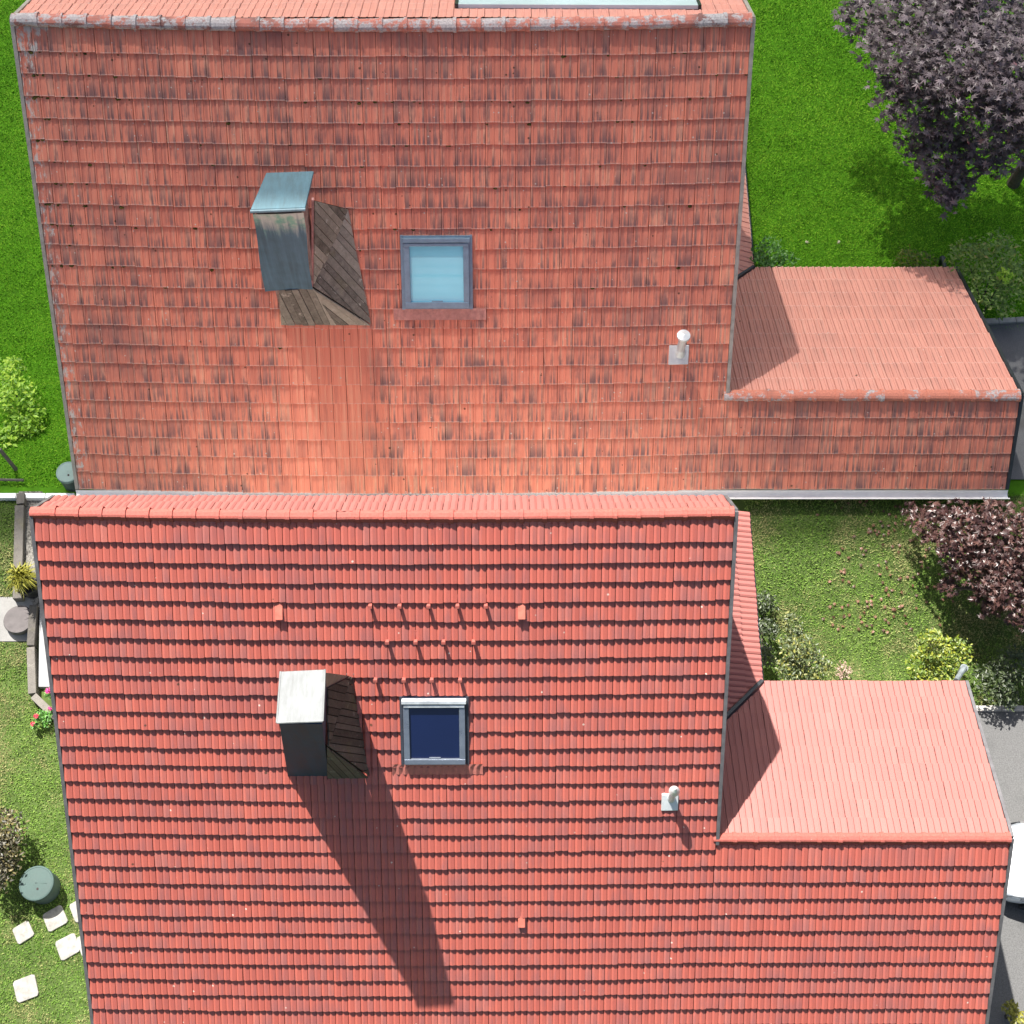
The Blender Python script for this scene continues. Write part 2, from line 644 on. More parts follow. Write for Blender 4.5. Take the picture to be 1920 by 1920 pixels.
def wood_mat(name, lo, hi, lichen):
    t = NT(name)
    r = t.rnd()
    p = t.objc()
    q = t.vm('ADD', p, t.xyz(t.math('MULTIPLY', r, 31.0), t.math('MULTIPLY', r, 17.0), 0.0))
    g = t.noise(q, 7.0, 6, 0.75)
    fine = t.noise(q, 42.0, 4, 0.7)
    f = t.math('ADD', t.math('MULTIPLY', g, 0.55), t.math('MULTIPLY', r, 0.35))
    f = t.math('ADD', f, t.math('MULTIPLY', fine, 0.22))
    c = t.ramp(f, (0.25, lo), (0.55, tuple((a + b) / 2 for a, b in zip(lo, hi))), (0.85, hi))
    n2 = t.noise(q, 3.4, 5, 0.8)
    c = t.mix(t.math('MULTIPLY', t.step(n2, 0.57, 0.68), lichen), c, (0.56, 0.54, 0.47))
    c = t.mix(t.math('MULTIPLY', t.step(t.noise(p, 1.7, 3), 0.58, 0.75), 0.3), c, (0.20, 0.19, 0.08))
    t.bump(t.math('ADD', fine, g), 0.7, 0.012)
    return t.out(c, 0.9, 0.2)


def copper_mat(name, base, stain, z_top=None):
    t = NT(name)
    p = t.pos()
    x, y, z = t.sep(p)
    st = t.noise(t.xyz(t.math('MULTIPLY', x, 14.0), t.math('MULTIPLY', y, 3.0), t.math('MULTIPLY', z, 0.8)), 1.0, 5, 0.65)
    n = t.noise(p, 3.0, 5, 0.6)
    f = t.math('ADD', t.math('MULTIPLY', st, 0.6), t.math('MULTIPLY', n, 0.4))
    c = t.ramp(f, (0.3, tuple(k * 0.6 for k in base)), (0.5, base), (0.72, tuple(min(1, k * 1.4) for k in base)))
    if z_top is not None:
        d = t.math('SUBTRACT', z_top, z)
        run = t.math('ADD', d, t.math('MULTIPLY', t.math('SUBTRACT', st, 0.5), -1.1))
        m = t.math('SUBTRACT', 1.0, t.step(run, 0.05, 0.62))
        c = t.mix(t.math('MULTIPLY', m, 0.9), c, t.mix(t.step(n, 0.4, 0.6), stain, (0.62, 0.66, 0.58)))
    t.bump(n, 0.25, 0.02)
    return t.out(c, t.ramp(f, (0.3, 0.55), (0.7, 0.75)), 0.3, 0.1)


M_dark = plain('roof_underlay', (0.035, 0.025, 0.025), 0.9)
M_plaster = plain('white_plaster', (0.78, 0.77, 0.74), 0.85, 0.2, var=0.08)
M_gutter_white = plain('white_gutter', (0.88, 0.88, 0.87), 0.45, 0.4, var=0.05)
M_verge_old = plain('aged_verge_metal', (0.36, 0.33, 0.29), 0.6, 0.4, 0.2)
M_verge_new = plain('grey_verge_metal', (0.13, 0.125, 0.13), 0.5, 0.4, 0.3)
M_gutter_dark = plain('dark_gutter', (0.035, 0.04, 0.045), 0.4, 0.5, 0.4)
M_frame_old = plain('blue_grey_aluminium', (0.19, 0.29, 0.38), 0.4, 0.5, 0.3, var=0.15)
M_frame_new = plain('grey_aluminium', (0.20, 0.23, 0.28), 0.35, 0.5, 0.5, var=0.12)
M_zinc = plain('zinc', (0.62, 0.65, 0.66), 0.4, 0.5, 0.3, var=0.1)
M_moss = plain('moss', (0.10, 0.09, 0.025), 0.95, 0.1, var=0.6, scale=14)


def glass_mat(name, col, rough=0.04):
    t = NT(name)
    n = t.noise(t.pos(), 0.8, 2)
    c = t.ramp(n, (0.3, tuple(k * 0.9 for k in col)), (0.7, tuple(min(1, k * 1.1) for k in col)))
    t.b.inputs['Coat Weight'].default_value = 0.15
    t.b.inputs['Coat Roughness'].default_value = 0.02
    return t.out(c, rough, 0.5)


M_pane_sky_pale = glass_mat('pale_sky_reflection', (0.25, 0.68, 0.82))  # pale sky reflection put into the pane colour
M_pane_sky_navy = glass_mat('navy_sky_reflection', (0.006, 0.013, 0.055))  # dark blue reflection likewise coloured into the lower pane
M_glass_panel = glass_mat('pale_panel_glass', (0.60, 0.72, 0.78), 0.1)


# ------------------------------------------------------------------ the two houses
def pitch_from_vp(vp_v):
    return math.pi / 2 - (math.atan((vp_v - CV) / FOCAL) - TILT)


def house(cfg):
    k = cfg['name_kind']
    d_r = cfg['ridge_depth']                                 # along the view axis
    d = ray(CU, cfg['ridge_v'])
    R = CAMP + d * d_r
    ph = pitch_from_vp(cfg['vp_v'])
    xl = (cfg['ridge_ul'] - CU) / FOCAL * d_r
    xr = (cfg['ridge_ur'] - CU) / FOCAL * d_r
    S = Slope((0, R.y, R.z), (0, -math.cos(ph), -math.sin(ph)), cfg['bow'], (xl + xr) / 2, (xr - xl) / 2)
    v0, v1, nrow = cfg['course_v']
    s0, s1 = S.px(cfg['course_u'], v0)[1], S.px(cfg['course_u'], v1)[1]
    g = (s1 - s0) / nrow
    W = (xr - xl) / cfg['cols']
    root = empty('house', (0.5 * (xl + xr), R.y - 2.0, gz(0, R.y - 2.0) if k == 'old' else 0.0), cfg['label'], 'house')
    H = dict(S=S, root=root, g=g, W=W, xl=xl, xr=xr, R=R, s0=s0)
    t = cfg['tile_t']
    tm = tile_template(W, g, t, k)
    m = cfg['mats'](S)
    me1 = np_mesh('tile', tm[0], tm[1], None, tm[2][tm[1]].reshape(-1, 2))
    me1.materials.append(m['front'])
    # front slope with the annex in the same plane
    ann_s = S.px(cfg['annex_ul'], cfg['annex_ridge_v'])[1]
    ann_d = (S.P(0, ann_s) - CAMP).dot(Vector((0, ST, -CT)))
    xa = (cfg['annex_ur'] - CU) / FOCAL * ann_d
    xa = xr + round((xa - xr) / W) * W
    H.update(ann_s=ann_s, xa=xa)
    rows, n0 = [], int(math.ceil(s0 / g)) if False else 1
    s_eave = cfg['eave_s'] or S.px(900, cfg['eave_v'])[1] - S.sag(0)
    i = 0
    while s0 + (i - 1) * g < s_eave - 0.15:
        st = s0 + (i - 1) * g
        rows.append((st, xl, xa if st > ann_s + 0.02 - g * 0.35 else xr))
        i += 1
    s_end = rows[-1][0] + g
    H['s_end'] = s_end
    fo = deck('roof_slope', S, xl + 0.02, xr - 0.02, 0.02, s_end - 0.03, M_dark, root, n=8)
    deck('annex_roof_slope', S, xr - 0.02, xa - 0.02, ann_s + 0.02, s_end - 0.03, M_dark, root, lift=-0.032)
    lay_tiles(root, fo, S, tm, W, g, rows, m['front'], 300, me1)
    # rear slope of the main roof
    bp = cfg['back_pitch']
    SB = Slope((0, R.y, R.z), (0, math.cos(bp), -math.sin(bp)), cfg['bow'] if k == 'old' else 0.0, -(xl + xr) / 2, (xr - xl) / 2)
    sb_end = cfg['back_s']
    bo = deck('roof_slope', SB, -xr + 0.02, -xl - 0.02, 0.02, sb_end, M_dark, root, n=8)
    gb = cfg.get('back_g', g)
    rb = [(cfg['back_s0'] + j * gb, -xr, -xl) for j in range(40) if cfg['back_s0'] + (j + 1) * gb <= sb_end + 0.05]
    tmb = tile_template(W, gb, t * 0.7, k)
    lay_tiles(root, bo, SB, tmb, W, gb, rb, m['back'](SB), 0, None)
    # rear slope of the annex
    A = S.P(xr, ann_s)
    A.x = 0
    ap = cfg['annex_pitch']
    SA = Slope(A, (0, math.cos(ap), -math.sin(ap)))
    sa_end = SA.px(cfg['annex_eave_u'], cfg['annex_eave_v'])[1]
    ga = sa_end / cfg['annex_rows']
    ao = deck('annex_roof_slope', SA, -xa + 0.02, -xr + 0.2, 0.1, sa_end - 0.02, M_dark, root)
    tma = tile_template(W, ga, t * 0.75, 'groove' if k == 'old' else 'flat')
    m_ab = m['annex_back'](SA)
    xstart = -xa
    lay_tiles(root, ao, SA, tma, W, ga, [(j * ga, xstart, xstart + round((xa - xr + (0.25 if j else 0)) / W) * W) for j in range(cfg['annex_rows'])], m_ab, 0, None)
    E = SA.P(0, sa_end)
    # side slope beside the gable, draining to the right, meeting the annex in a valley
    xe = (cfg['side_eave_u'] - CU) / FOCAL * (E - CAMP).dot(Vector((0, ST, -CT)))
    yn = cfg['side_north'] if cfg['side_north'] else E.y + 6
    rise = (xe - (xr - 0.15))
    SS = Slope((xr - 0.15, 0, E.z + rise * math.tan(ap)), (math.cos(ap), 0, -math.sin(ap)))
    ss_end = rise / math.cos(ap)
    ys = sorted((SS.P(E.y - 1.9, 0).y, yn))
    sgn = 1 if SS.X.y > 0 else -1
    a0, a1 = (ys[0], ys[1]) if sgn > 0 else (-ys[1], -ys[0])
    so = deck('side_roof_slope', SS, a0, a1, 0.0, ss_end - 0.02, M_dark, root, lift=-0.034)
    gs = ss_end / max(2, round(ss_end / g))
    tms = tile_template(W, gs, t * 0.75, k)
    na = int((a1 - a0) / W)
    lay_tiles(root, so, SS, tms, W, gs, [(j * gs, a0, a0 + na * W) for j in range(int(round(ss_end / gs)))], m['side'](SS), 0, None)
    # valley gutter between side slope and annex
    va = Vector((xe, E.y, E.z)) + Vector((0, 0, 0.05))
    vb = Vector((xr - 0.3, E.y - (xe - xr + 0.3), E.z + (xe - xr + 0.3) * math.tan(ap))) + Vector((0, 0, 0.05))
    MB().tube([va, vb], 0.055, 6).build('valley_gutter', M_gutter_dark, root)
    # ridge tiles
    L, r = cfg['ridge_len'], cfg['ridge_r']
    rm = ridge_mesh(L, r, k)
    rm.materials.append(m['ridge'])
    nr = int(round((xr - xl) / L))
    for i in range(nr):
        a = xl + i * (xr - xl) / nr
        p = S.P(a, 0) + Vector((0, 0, -0.01 + random.gauss(0, 0.004)))
        p2 = S.P(a + L, 0)
        M = Matrix.Translation(p) @ Matrix.Rotation(math.atan2(p.z - p2.z, L), 4, 'Y') @ Matrix.Rotation(random.gauss(0, 0.006), 4, 'Z')
        if cfg['ridge_flip']:
            pass
        obj('ridge_tile', rm, None, root, M)
    rm2 = ridge_mesh(L, r * 0.92, k)
    rm2.materials.append(m['ridge_annex'])
    nr = int(round((xa - xr) / L))
    for i in range(nr):
        a = xr + i * (xa - xr) / nr
        p = Vector((a, A.y, A.z - 0.005 + random.gauss(0, 0.003)))
        obj('ridge_tile', rm2, None, root, Matrix.Translation(p) @ Matrix.Rotation(random.gauss(0, 0.006), 4, 'Z'))
    # verge trims
    w = cfg['verge_w']
    mv = m['verge']
    strip(S, [(xl - w / 2, -0.02), (xl - w / 2, s_end)], w, -0.2, 0.045).build('verge_trim', mv, root)
    strip(S, [(xr + w / 2, -0.02), (xr + w / 2, ann_s + 0.10)], w, -0.2, 0.06).build('verge_trim', mv, root)
    strip(S, [(xa + w / 2, ann_s), (xa + w / 2, s_end)], w, -0.2, 0.045).build('verge_trim', m['verge_annex'], root)
    strip(SB, [(-xl + w / 2, 0), (-xl + w / 2, sb_end)], w, -0.2, 0.045).build('verge_trim', mv, root)
    strip(SB, [(-xr - w / 2, 0), (-xr - w / 2, sb_end)], w, -0.2, 0.045).build('verge_trim', mv, root)
    strip(SA, [(-xa - w / 2, 0), (-xa - w / 2, sa_end)], w, -0.2, 0.05).build('verge_trim', m['verge_annex'], root)
    # gutters along the rear eaves of annex and side slope
    rgt = cfg['rear_gutter_r']
    MB().tube([SA.P(-xa, sa_end + rgt * 0.8, -0.05), SA.P(-xe, sa_end + rgt * 0.8, -0.05)], rgt, 8).build('gutter', M_gutter_dark, root)
    MB().tube([(xe + rgt * 0.8, E.y, E.z - 0.05), (xe + rgt * 0.8, yn, E.z - 0.05)], rgt, 8).build('gutter', M_gutter_dark, root)
    # walls
    ef = S.P(0, s_end)
    eb = SB.P(0, sb_end)
    gb_ = -0.3
    y_f, y_b = ef.y + cfg['overhang'], eb.y - 0.25
    zf = ef.z + cfg['overhang'] * math.tan(ph) - 0.18
    zb = eb.z + 0.25 * math.tan(bp) - 0.18
    prof = [(y_f, gb_), (y_b, gb_), (y_b, zb), (R.y, R.z - 0.42), (y_f, zf)]
    if cfg.get('shadow_mansard'):  # steeper slope out of view, added to widen the gable's cast shadow
        mp, ml = cfg['shadow_mansard']
        SM = Slope(SB.P(0, sb_end - 0.02, -0.02), (0, math.cos(mp), -math.sin(mp)))
        mo_ = deck('roof_slope', SM, -xr + 0.02, -xl - 0.02, 0.03, ml, M_dark, root)
        nm = int(ml / g)
        lay_tiles(root, mo_, SM, tile_template(W, g, t * 0.5, 'flat'), W, g, [(0.02 + j * g, -xr, -xl) for j in range(nm)], m['back'](SM), 0, None)
        strip(SM, [(-xl + w / 2, 0), (-xl + w / 2, ml)], w, -0.2, 0.045).build('verge_trim', mv, root)
        strip(SM, [(-xr - w / 2, 0), (-xr - w / 2, ml)], w, -0.2, 0.045).build('verge_trim', mv, root)
        em = SM.P(0, ml)
        prof = [(y_f, gb_), (em.y - 0.2, gb_), (em.y - 0.2, em.z + 0.1), (eb.y - 0.12, eb.z - 0.2), (R.y, R.z - 0.42), (y_f, zf)]
    MB().prism([(xl + 0.25, y, z) for y, z in prof], (xr - xl - 0.5, 0, 0)).build('wall', M_plaster, root)
    ea = E.y - 0.25
    za = E.z + 0.25 * math.tan(ap) - 0.16
    prof = [(y_f, gb_), (ea, gb_), (ea, za), (A.y, A.z - 0.3), (y_f, zf)]
    MB().prism([(xr - 0.22, y, z) for y, z in prof], (xa - xr - 0.03, 0, 0)).build('annex_wall', M_plaster, root)
    MB().box(xr - 0.24, xe - 0.22, E.y - 1.0, yn - 0.12, gb_, E.z - 0.13).build('side_wall', M_plaster, root)
    if not cfg['side_north']:
        pass
    H.update(SA=SA, SB=SB, SS=SS, E=E, xe=xe, A=A, mats=m, t=t, ef=ef)
    return H


def add_bar(mb, S, a0, a1, s0, s1, h0, h1):
    mb.hexa([S.P(a0, s1, h0), S.P(a1, s1, h0), S.P(a1, s0, h0), S.P(a0, s0, h0), S.P(a0, s1, h1), S.P(a1, s1, h1), S.P(a1, s0, h1), S.P(a0, s0, h1)])
    return mb


def skylight(H, u0, v0, u1, v1, mf, mg, m_apron, k, label, hk=1.0):
    S, root = H['S'], H['root']
    a0, s0 = S.px(u0, v0)
    a1, _ = S.px(u1, v0)
    _, s1 = S.px((u0 + u1) / 2, v1)
    am = (a0 + a1) / 2
    a0, a1 = am - (a1 - a0) / 2 * 0.985, am + (a1 - a0) / 2 * 0.985
    w = 0.085 * k
    curb = add_bar(MB(), S, a0 + 0.01, a1 - 0.01, s0 + 0.01, s1 - 0.01, -0.02, 0.075 * k * hk).build('skylight', mf['dark'], root)
    curb['label'] = label
    h = 0.13 * k * hk
    for (x0, x1, y0, y1, hh) in ((a0 + 0.4 * w, a0 + 1.5 * w, s0 + 1.2 * w, s1 - 0.8 * w, h), (a1 - 1.5 * w, a1 - 0.4 * w, s0 + 1.2 * w, s1 - 0.8 * w, h),
                                 (a0 + 0.4 * w, a1 - 0.4 * w, s1 - 1.6 * w, s1 - 0.5 * w, h + 0.01)):
        add_bar(MB(), S, x0, x1, y0, y1, 0.03 * k, hh).build('sash_bar', mf['bar'], curb, bevel=0.008)
    add_bar(MB(), S, a0 + 0.15 * w, a1 - 0.15 * w, s0 + 0.35 * w, s0 + 1.15 * w, 0.03 * k, h + 0.03).build('hood', mf['hood'], curb, bevel=0.01)
    add_bar(MB(), S, a0 + 0.5 * w, a1 - 0.5 * w, s0 + 1.3 * w, s0 + 1.9 * w, 0.03 * k, h + 0.015).build('hood_lip', mf['hood'], curb, bevel=0.008)
    for x in (a0 - 0.25 * w, a1 - 0.25 * w):
        add_bar(MB(), S, x, x + 0.5 * w, s0, s1, -0.01, 0.07 * k * hk + 0.008).build('side_flashing', mf['side'], curb)
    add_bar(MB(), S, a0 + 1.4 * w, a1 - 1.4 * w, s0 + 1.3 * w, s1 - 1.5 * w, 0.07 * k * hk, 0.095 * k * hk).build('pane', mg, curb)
    add_bar(MB(), S, am - 0.09 * k, am + 0.09 * k, s1 - 1.85 * w, s1 - 1.62 * w, 0.09 * k * hk, 0.10 * k * hk + 0.03).build('handle', mf['bar'], curb)
    # pleated apron flashing dressed over the tiles below
    n = 28
    lo, hi = a0 - 0.17 * k, a1 + 0.24 * k
    mb = MB()
    s2 = s1 + 0.19 * k
    prev = None
    for i in range(n + 1):
        a = lo + (hi - lo) * i / n
        hh = 0.045 + 0.010 * math.cos(i * math.pi)
        cur = (S.P(a, s1 - 0.02, 0.085), S.P(a, s1 + 0.05, hh + 0.022), S.P(a, s2, hh), S.P(a, s2 + 0.004, hh - 0.03))
        if prev:
            for j in range(3):
                mb.quad(prev[j + 1], cur[j + 1], cur[j], prev[j])
        prev = cur
    mb.build('apron_flashing', m_apron, curb)
    return curb


def roof_vent(H, u, v, w, h, cone, up, label):
    S, root = H['S'], H['root']
    a, s = S.px(u, v)
    plate = add_bar(MB(), S, a - w, a + w, s - h, s + h, 0.0, H['t'] + 0.035).build('roof_vent', M_zinc, root, bevel=0.01)
    plate['label'] = label
    p = S.P(a + w * 0.15, s - h * 0.1)
    r = w * 0.42
    MB().lathe(p, [(r * 1.5, 0.0), (r * 1.15, 0.12), (r, 0.16), (r, up)], 20).build('pipe', M_zinc, plate, smooth=False)
    if cone:
        MB().lathe(p, [(r * 1.5, up - 0.02), (r * 1.55, up), (r * 1.0, up + 0.09), (0.01, up + 0.17)], 24).build('cap', M_zinc, plate)
    else:
        MB().lathe(p, [(r * 1.55, up), (r * 1.62, up + 0.03), (r * 1.55, up + 0.06), (0.02, up + 0.085)], 28).build('cap', M_zinc, plate)
    return plate


# lower limits of the palette of each house
def mats_old(S):
    x0, y0 = S.px(525, 606)
    x1, _ = S.px(688, 606)
    return dict(front=tile_mat('weathered_tile', S, OLD, True, (x0, x1, y0, y0 + 4.2), (22 - CU) / FOCAL * 25.35, 0.42),
                back=lambda q: tile_mat('weathered_tile_rear', q, OLD_PALE, True, spots=0.2),
                annex_back=lambda q: tile_mat('weathered_tile_annex', q, OLD_PALE, True, spots=0.12),
                side=lambda q: tile_mat('weathered_tile_side', q, OLD_PALE, True),
                ridge=lichen_mat('lichen_ridge', (0.54, 0.20, 0.15), 0.78), ridge_annex=lichen_mat('pale_lichen_ridge', (0.60, 0.22, 0.15), 0.40),
                verge=M_verge_old, verge_annex=M_gutter_dark)


def mats_new(S):
    return dict(front=tile_mat('coated_tile', S, NEW, False, spots=0.10),
                back=lambda q: tile_mat('coated_tile_rear', q, NEW_EVEN, False),
                annex_back=lambda q: tile_mat('coated_tile_annex', q, NEW_EVEN, False),
                side=lambda q: tile_mat('coated_tile_side', q, NEW_EVEN, False),
                ridge=lichen_mat('coated_ridge', (0.36, 0.095, 0.075), -0.25), ridge_annex=lichen_mat('coated_ridge_annex', (0.36, 0.095, 0.075), -0.2),
                verge=M_verge_new, verge_annex=M_verge_new)


HA = house(dict(name_kind='old', ridge_depth=25.35, ridge_v=36, vp_v=6680, ridge_ul=26, ridge_ur=1409, bow=0.10,
                course_v=(97, 916, 22), course_u=110, cols=47, tile_t=0.034, annex_ul=1380, annex_ur=1903, annex_ridge_v=741,
                eave_v=921, eave_s=None, back_pitch=math.radians(30), back_s=4.4, back_s0=0.08,
                annex_pitch=math.radians(26.5), annex_eave_u=1500, annex_eave_v=503, annex_rows=9, side_eave_u=1412, side_north=None,
                ridge_len=0.455, ridge_r=0.125, ridge_flip=False, verge_w=0.07, rear_gutter_r=0.035, overhang=0.12, mats=mats_old,
                label='upper house with weathered lichen-spotted tile roof and pale skylight'))
HB = house(dict(name_kind='new', ridge_depth=20.8, ridge_v=960, vp_v=8320, ridge_ul=62, ridge_ur=1377, bow=0.06,
                course_v=(1013, 1887, 27), course_u=130, cols=48, tile_t=0.052, annex_ul=1355, annex_ur=1881, annex_ridge_v=1571,
                eave_v=1980, eave_s=None, back_pitch=math.radians(53), back_s=1.05, back_s0=0.07, back_g=0.48, shadow_mansard=(math.radians(66.5), 3.6),
                annex_pitch=math.radians(20), annex_eave_u=1600, annex_eave_v=1279, annex_rows=9, side_eave_u=1428, side_north=11.05,
                ridge_len=0.35, ridge_r=0.088, ridge_flip=False, verge_w=0.055, rear_gutter_r=0.03, overhang=0.3, mats=mats_new,
                label='lower sunlit house with freshly coated red tile roof and navy skylight'))
print('A eave', HA['ef'], 'g', HA['g'], 'W', HA['W'], 's0', HA['s0'], 'E', HA['E'], 'xe', HA['xe'])
print('B eave', HB['ef'], 'g', HB['g'], 'W', HB['W'], 's0', HB['s0'], 'E', HB['E'], 'xe', HB['xe'], 'R', HB['R'])

# white eave gutter of the upper house, on its brackets
S = HA['S']
mbg = MB()
e0 = S.P(HA['xl'], HA['s_end'])
n = 10
gr = 0.10
gy, gzz = HA['ef'].y - 0.035, HA['ef'].z - 0.02
for i in range(n):
    t0, t1 = math.pi * i / n, math.pi * (i + 1) / n
    for ro, flip in ((gr, 1), (gr - 0.008, -1)):
        p = [(HA['xl'] - 0.1, gy - ro * math.cos(t0), gzz - ro * math.sin(t0)), (HA['xa'] + 0.1, gy - ro * math.cos(t0), gzz - ro * math.sin(t0)),
             (HA['xa'] + 0.1, gy - ro * math.cos(t1), gzz - ro * math.sin(t1)), (HA['xl'] - 0.1, gy - ro * math.cos(t1), gzz - ro * math.sin(t1))]
        mbg.quad(*(p if flip > 0 else p[::-1]))
mbg.tube([(HA['xl'] - 0.1, gy - gr, gzz), (HA['xa'] + 0.1, gy - gr, gzz)], 0.014, 6)
mbg.build('gutter', M_gutter_white, HA['root'])

# pale panel on the rear slope of the upper house
SB = HA['SB']
pa0, pa1 = SB.px(1308, 12)[0], SB.px(857, 12)[0]
ps = SB.px(1090, 19)[1] - SB.sag(SB.px(1090, 19)[0]) * 0
panel = add_bar(MB(), SB, pa0, pa1, ps, ps + 1.6, 0.03, 0.10).build('solar_panel', M_glass_panel, HA['root'])
panel['label'] = 'pale glass panel on the rear slope beyond the ridge'
for q in (pa0, pa1):
    add_bar(MB(), SB, q - 0.03, q + 0.03, ps - 0.02, ps + 1.62, 0.02, 0.115).build('panel_frame', M_gutter_dark, panel)

skylight(HA, 752, 440, 884, 578, dict(dark=M_frame_old, bar=M_frame_old, hood=M_frame_old, side=M_frame_old), M_pane_sky_pale,
         plain('aged_apron', (0.50, 0.24, 0.21), 0.8, 0.2, var=0.2, scale=9), 1.2, 'skylight with pale blue sky reflection coloured into its pane')
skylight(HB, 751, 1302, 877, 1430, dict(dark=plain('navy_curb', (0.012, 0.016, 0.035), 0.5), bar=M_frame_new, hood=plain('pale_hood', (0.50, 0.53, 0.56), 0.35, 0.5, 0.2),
         side=plain('dark_flashing', (0.04, 0.045, 0.06), 0.5)), M_pane_sky_navy,
         plain('coated_apron', (0.50, 0.17, 0.14), 0.6, 0.3, var=0.15, scale=9), 1.0, 'skylight with dark navy sky reflection coloured into its pane', 1.06)
roof_vent(HA, 1272, 664, 0.20, 0.20, False, 0.62, 'white vent pipe with round flat cap')
roof_vent(HB, 1255, 1500, 0.135, 0.15, True, 0.55, 'zinc vent pipe with pointed cap')

# ------------------------------------------------------------------ chimneys
WOOD_A = wood_mat('weathered_boards', (0.07, 0.065, 0.055), (0.46, 0.43, 0.36), 0.75)
WOOD_B = wood_mat('dark_boards', (0.045, 0.035, 0.03), (0.16, 0.13, 0.11), 0.25)


def chimney_old():
    H = HA
    S, root = H['S'], H['root']
    on = lambda u, v: on_plane(u, v, S.O, S.N)
    Rf = on(694, 606)
    Rfl = on(528, 606)
    Rb = on(651, 392)
    yf = Rf.y + 0.12
    cb_l, cb_r = at_y(497, 541, yf), at_y(586, 537, yf)           # copper front, lower edge
    ct_l, ct_r = at_y(474, 400, yf), at_y(569, 397, yf)
    zt = (ct_l.z + ct_r.z) / 2
    lb = at_z(500, 326, zt + 0.04)
    yb = lb.y - 0.04
    col = bpy.data.objects.new('chimney', MB().hexa([
        Vector((cb_l.x + 0.16, yf + 0.03, cb_l.z - 1.6)), Vector((cb_r.x - 0.03, yf + 0.03, cb_r.z - 1.6)), Vector((cb_r.x - 0.03, yb, cb_r.z - 1.6)), Vector((cb_l.x + 0.16, yb, cb_l.z - 1.6)),
        Vector((ct_l.x + 0.05, yf + 0.03, zt - 0.02)), Vector((ct_r.x - 0.05, yf + 0.03, zt - 0.02)), Vector((ct_r.x - 0.05, yb, zt - 0.02)), Vector((ct_l.x + 0.10, yb - 0.15, zt - 0.02))]).mesh('chimney'))
    col.data.materials.append(plain('chimney_side', (0.34, 0.24, 0.21), 0.8, 0.2, var=0.5))
    sc.collection.objects.link(col)
    attach(col, root)
    col['label'] = 'chimney with blue-green copper front above diagonal weathered boards'
    cop = copper_mat('patina_copper', (0.085, 0.165, 0.225), (0.22, 0.50, 0.36), zt)
    # copper front sheet, slightly bellied
    mb = MB()
    nx, nz = 6, 10
    P = [[None] * (nx + 1) for _ in range(nz + 1)]
    for j in range(nz + 1):
        for i in range(nx + 1):
            a, b = i / nx, j / nz
            p = (ct_l * (1 - a) + ct_r * a) * (1 - b) + (cb_l * (1 - a) + cb_r * a) * b
            P[j][i] = p + Vector((0.012 * math.sin(b * 7), -0.02 - 0.02 * math.sin(a * 3.14) * math.sin(b * 4 + 0.6) - 0.05 * b, 0))
    for j in range(nz):
        for i in range(nx):
            mb.quad(P[j + 1][i], P[j + 1][i + 1], P[j][i + 1], P[j][i])
    for j in range(nz):       # folded edges
        for i, sx in ((0, 0.03), (nx, -0.02)):
            q = [P[j][i], P[j + 1][i], P[j + 1][i] + Vector((sx, 0.10, 0)), P[j][i] + Vector((sx, 0.10, 0))]
            mb.quad(*q)
    for i in range(nx):
        mb.quad(P[nz][i], P[nz][i + 1], P[nz][i + 1] + Vector((0, 0.08, 0.02)), P[nz][i] + Vector((0, 0.08, 0.02)))
    mb.build('copper_front', cop, col, smooth=True)
    lid = [at_z(470, 397, zt + 0.03), at_z(573, 393, zt + 0.03), at_z(589, 324, zt + 0.03), at_z(500, 327, zt + 0.03)]
    MB().prism(lid, (0, 0, 0.055)).build('lid', copper_mat('patina_lid', (0.095, 0.18, 0.215), (0.4, 0.6, 0.5)), col, bevel=0.015)
    MB().tube([lid[0] + Vector((0, -0.012, 0.02)), lid[1] + Vector((0, -0.012, 0.02))], 0.032, 8).build('lid_roll', copper_mat('patina_roll', (0.14, 0.21, 0.24), (0.4, 0.6, 0.5)), col)
    # boards
    Tf = Vector((cb_r.x, yf - 0.01, cb_r.z + 0.02))
    Tb = at_y(587, 376, yb)
    N = S.N * 0.03
    Q = [Tf, Tb, Rb + N, Rf + N]
    # split the warped quad in two flat triangles-with-ends, planks continue over the fold
    side = MB()
    side.add([Q[0] - N, Q[1] - N, Q[2] - N * 2, Q[3] - N * 2], [(0, 1, 2), (0, 2, 3)]).build('board_backing', M_dark, col)
    out = Vector((1, -0.5, 0.6))
    planks([Q[1], Q[2], Q[3]], math.radians(0), 0.155, 0.03, WOOD_A, col, out) if False else None
    # direction of the boards on the roof side: from upper left to lower right
    def at_angle(poly, p_from, p_to):
        C = [Vector(c) for c in poly]
        ex = (C[1] - C[0]).normalized()
        n = ex.cross(C[-1] - C[0]).normalized()
        if n.dot(out) < 0:
            n = -n
        ey = n.cross(ex)
        d = Vector(p_to) - Vector(p_from)
        return math.atan2(d.dot(ey), d.dot(ex))
    def flat(u, v, poly):
        n = (poly[1] - poly[0]).cross(poly[2] - poly[0]).normalized()
        return on_plane(u, v, poly[0], n)
    t1 = [Q[1], Q[2], Q[0]]
    t2 = [Q[0], Q[2], Q[3]]
    for tr in (t1, t2):
        ang = at_angle(tr, flat(595, 420, tr), flat(650, 480, tr))
        planks(tr, ang, 0.15, 0.03, WOOD_A, col, out)
    Tl = at_y(524, 541, yf)
    fr = [Rfl + N, Rf + N, Tf + Vector((0, -0.02, 0)), Vector((Tl.x, yf - 0.03, Tl.z + 0.02))]
    # front boards fan out to the lower right
    out = Vector((0, -1, 0.2))
    a = at_angle(fr, flat(590, 545, fr), flat(632, 605, fr))
    fr1 = [fr[0], fr[0].lerp(fr[1], 0.62), fr[2], fr[3]]
    fr2 = [fr1[1], fr[1], fr[2]]
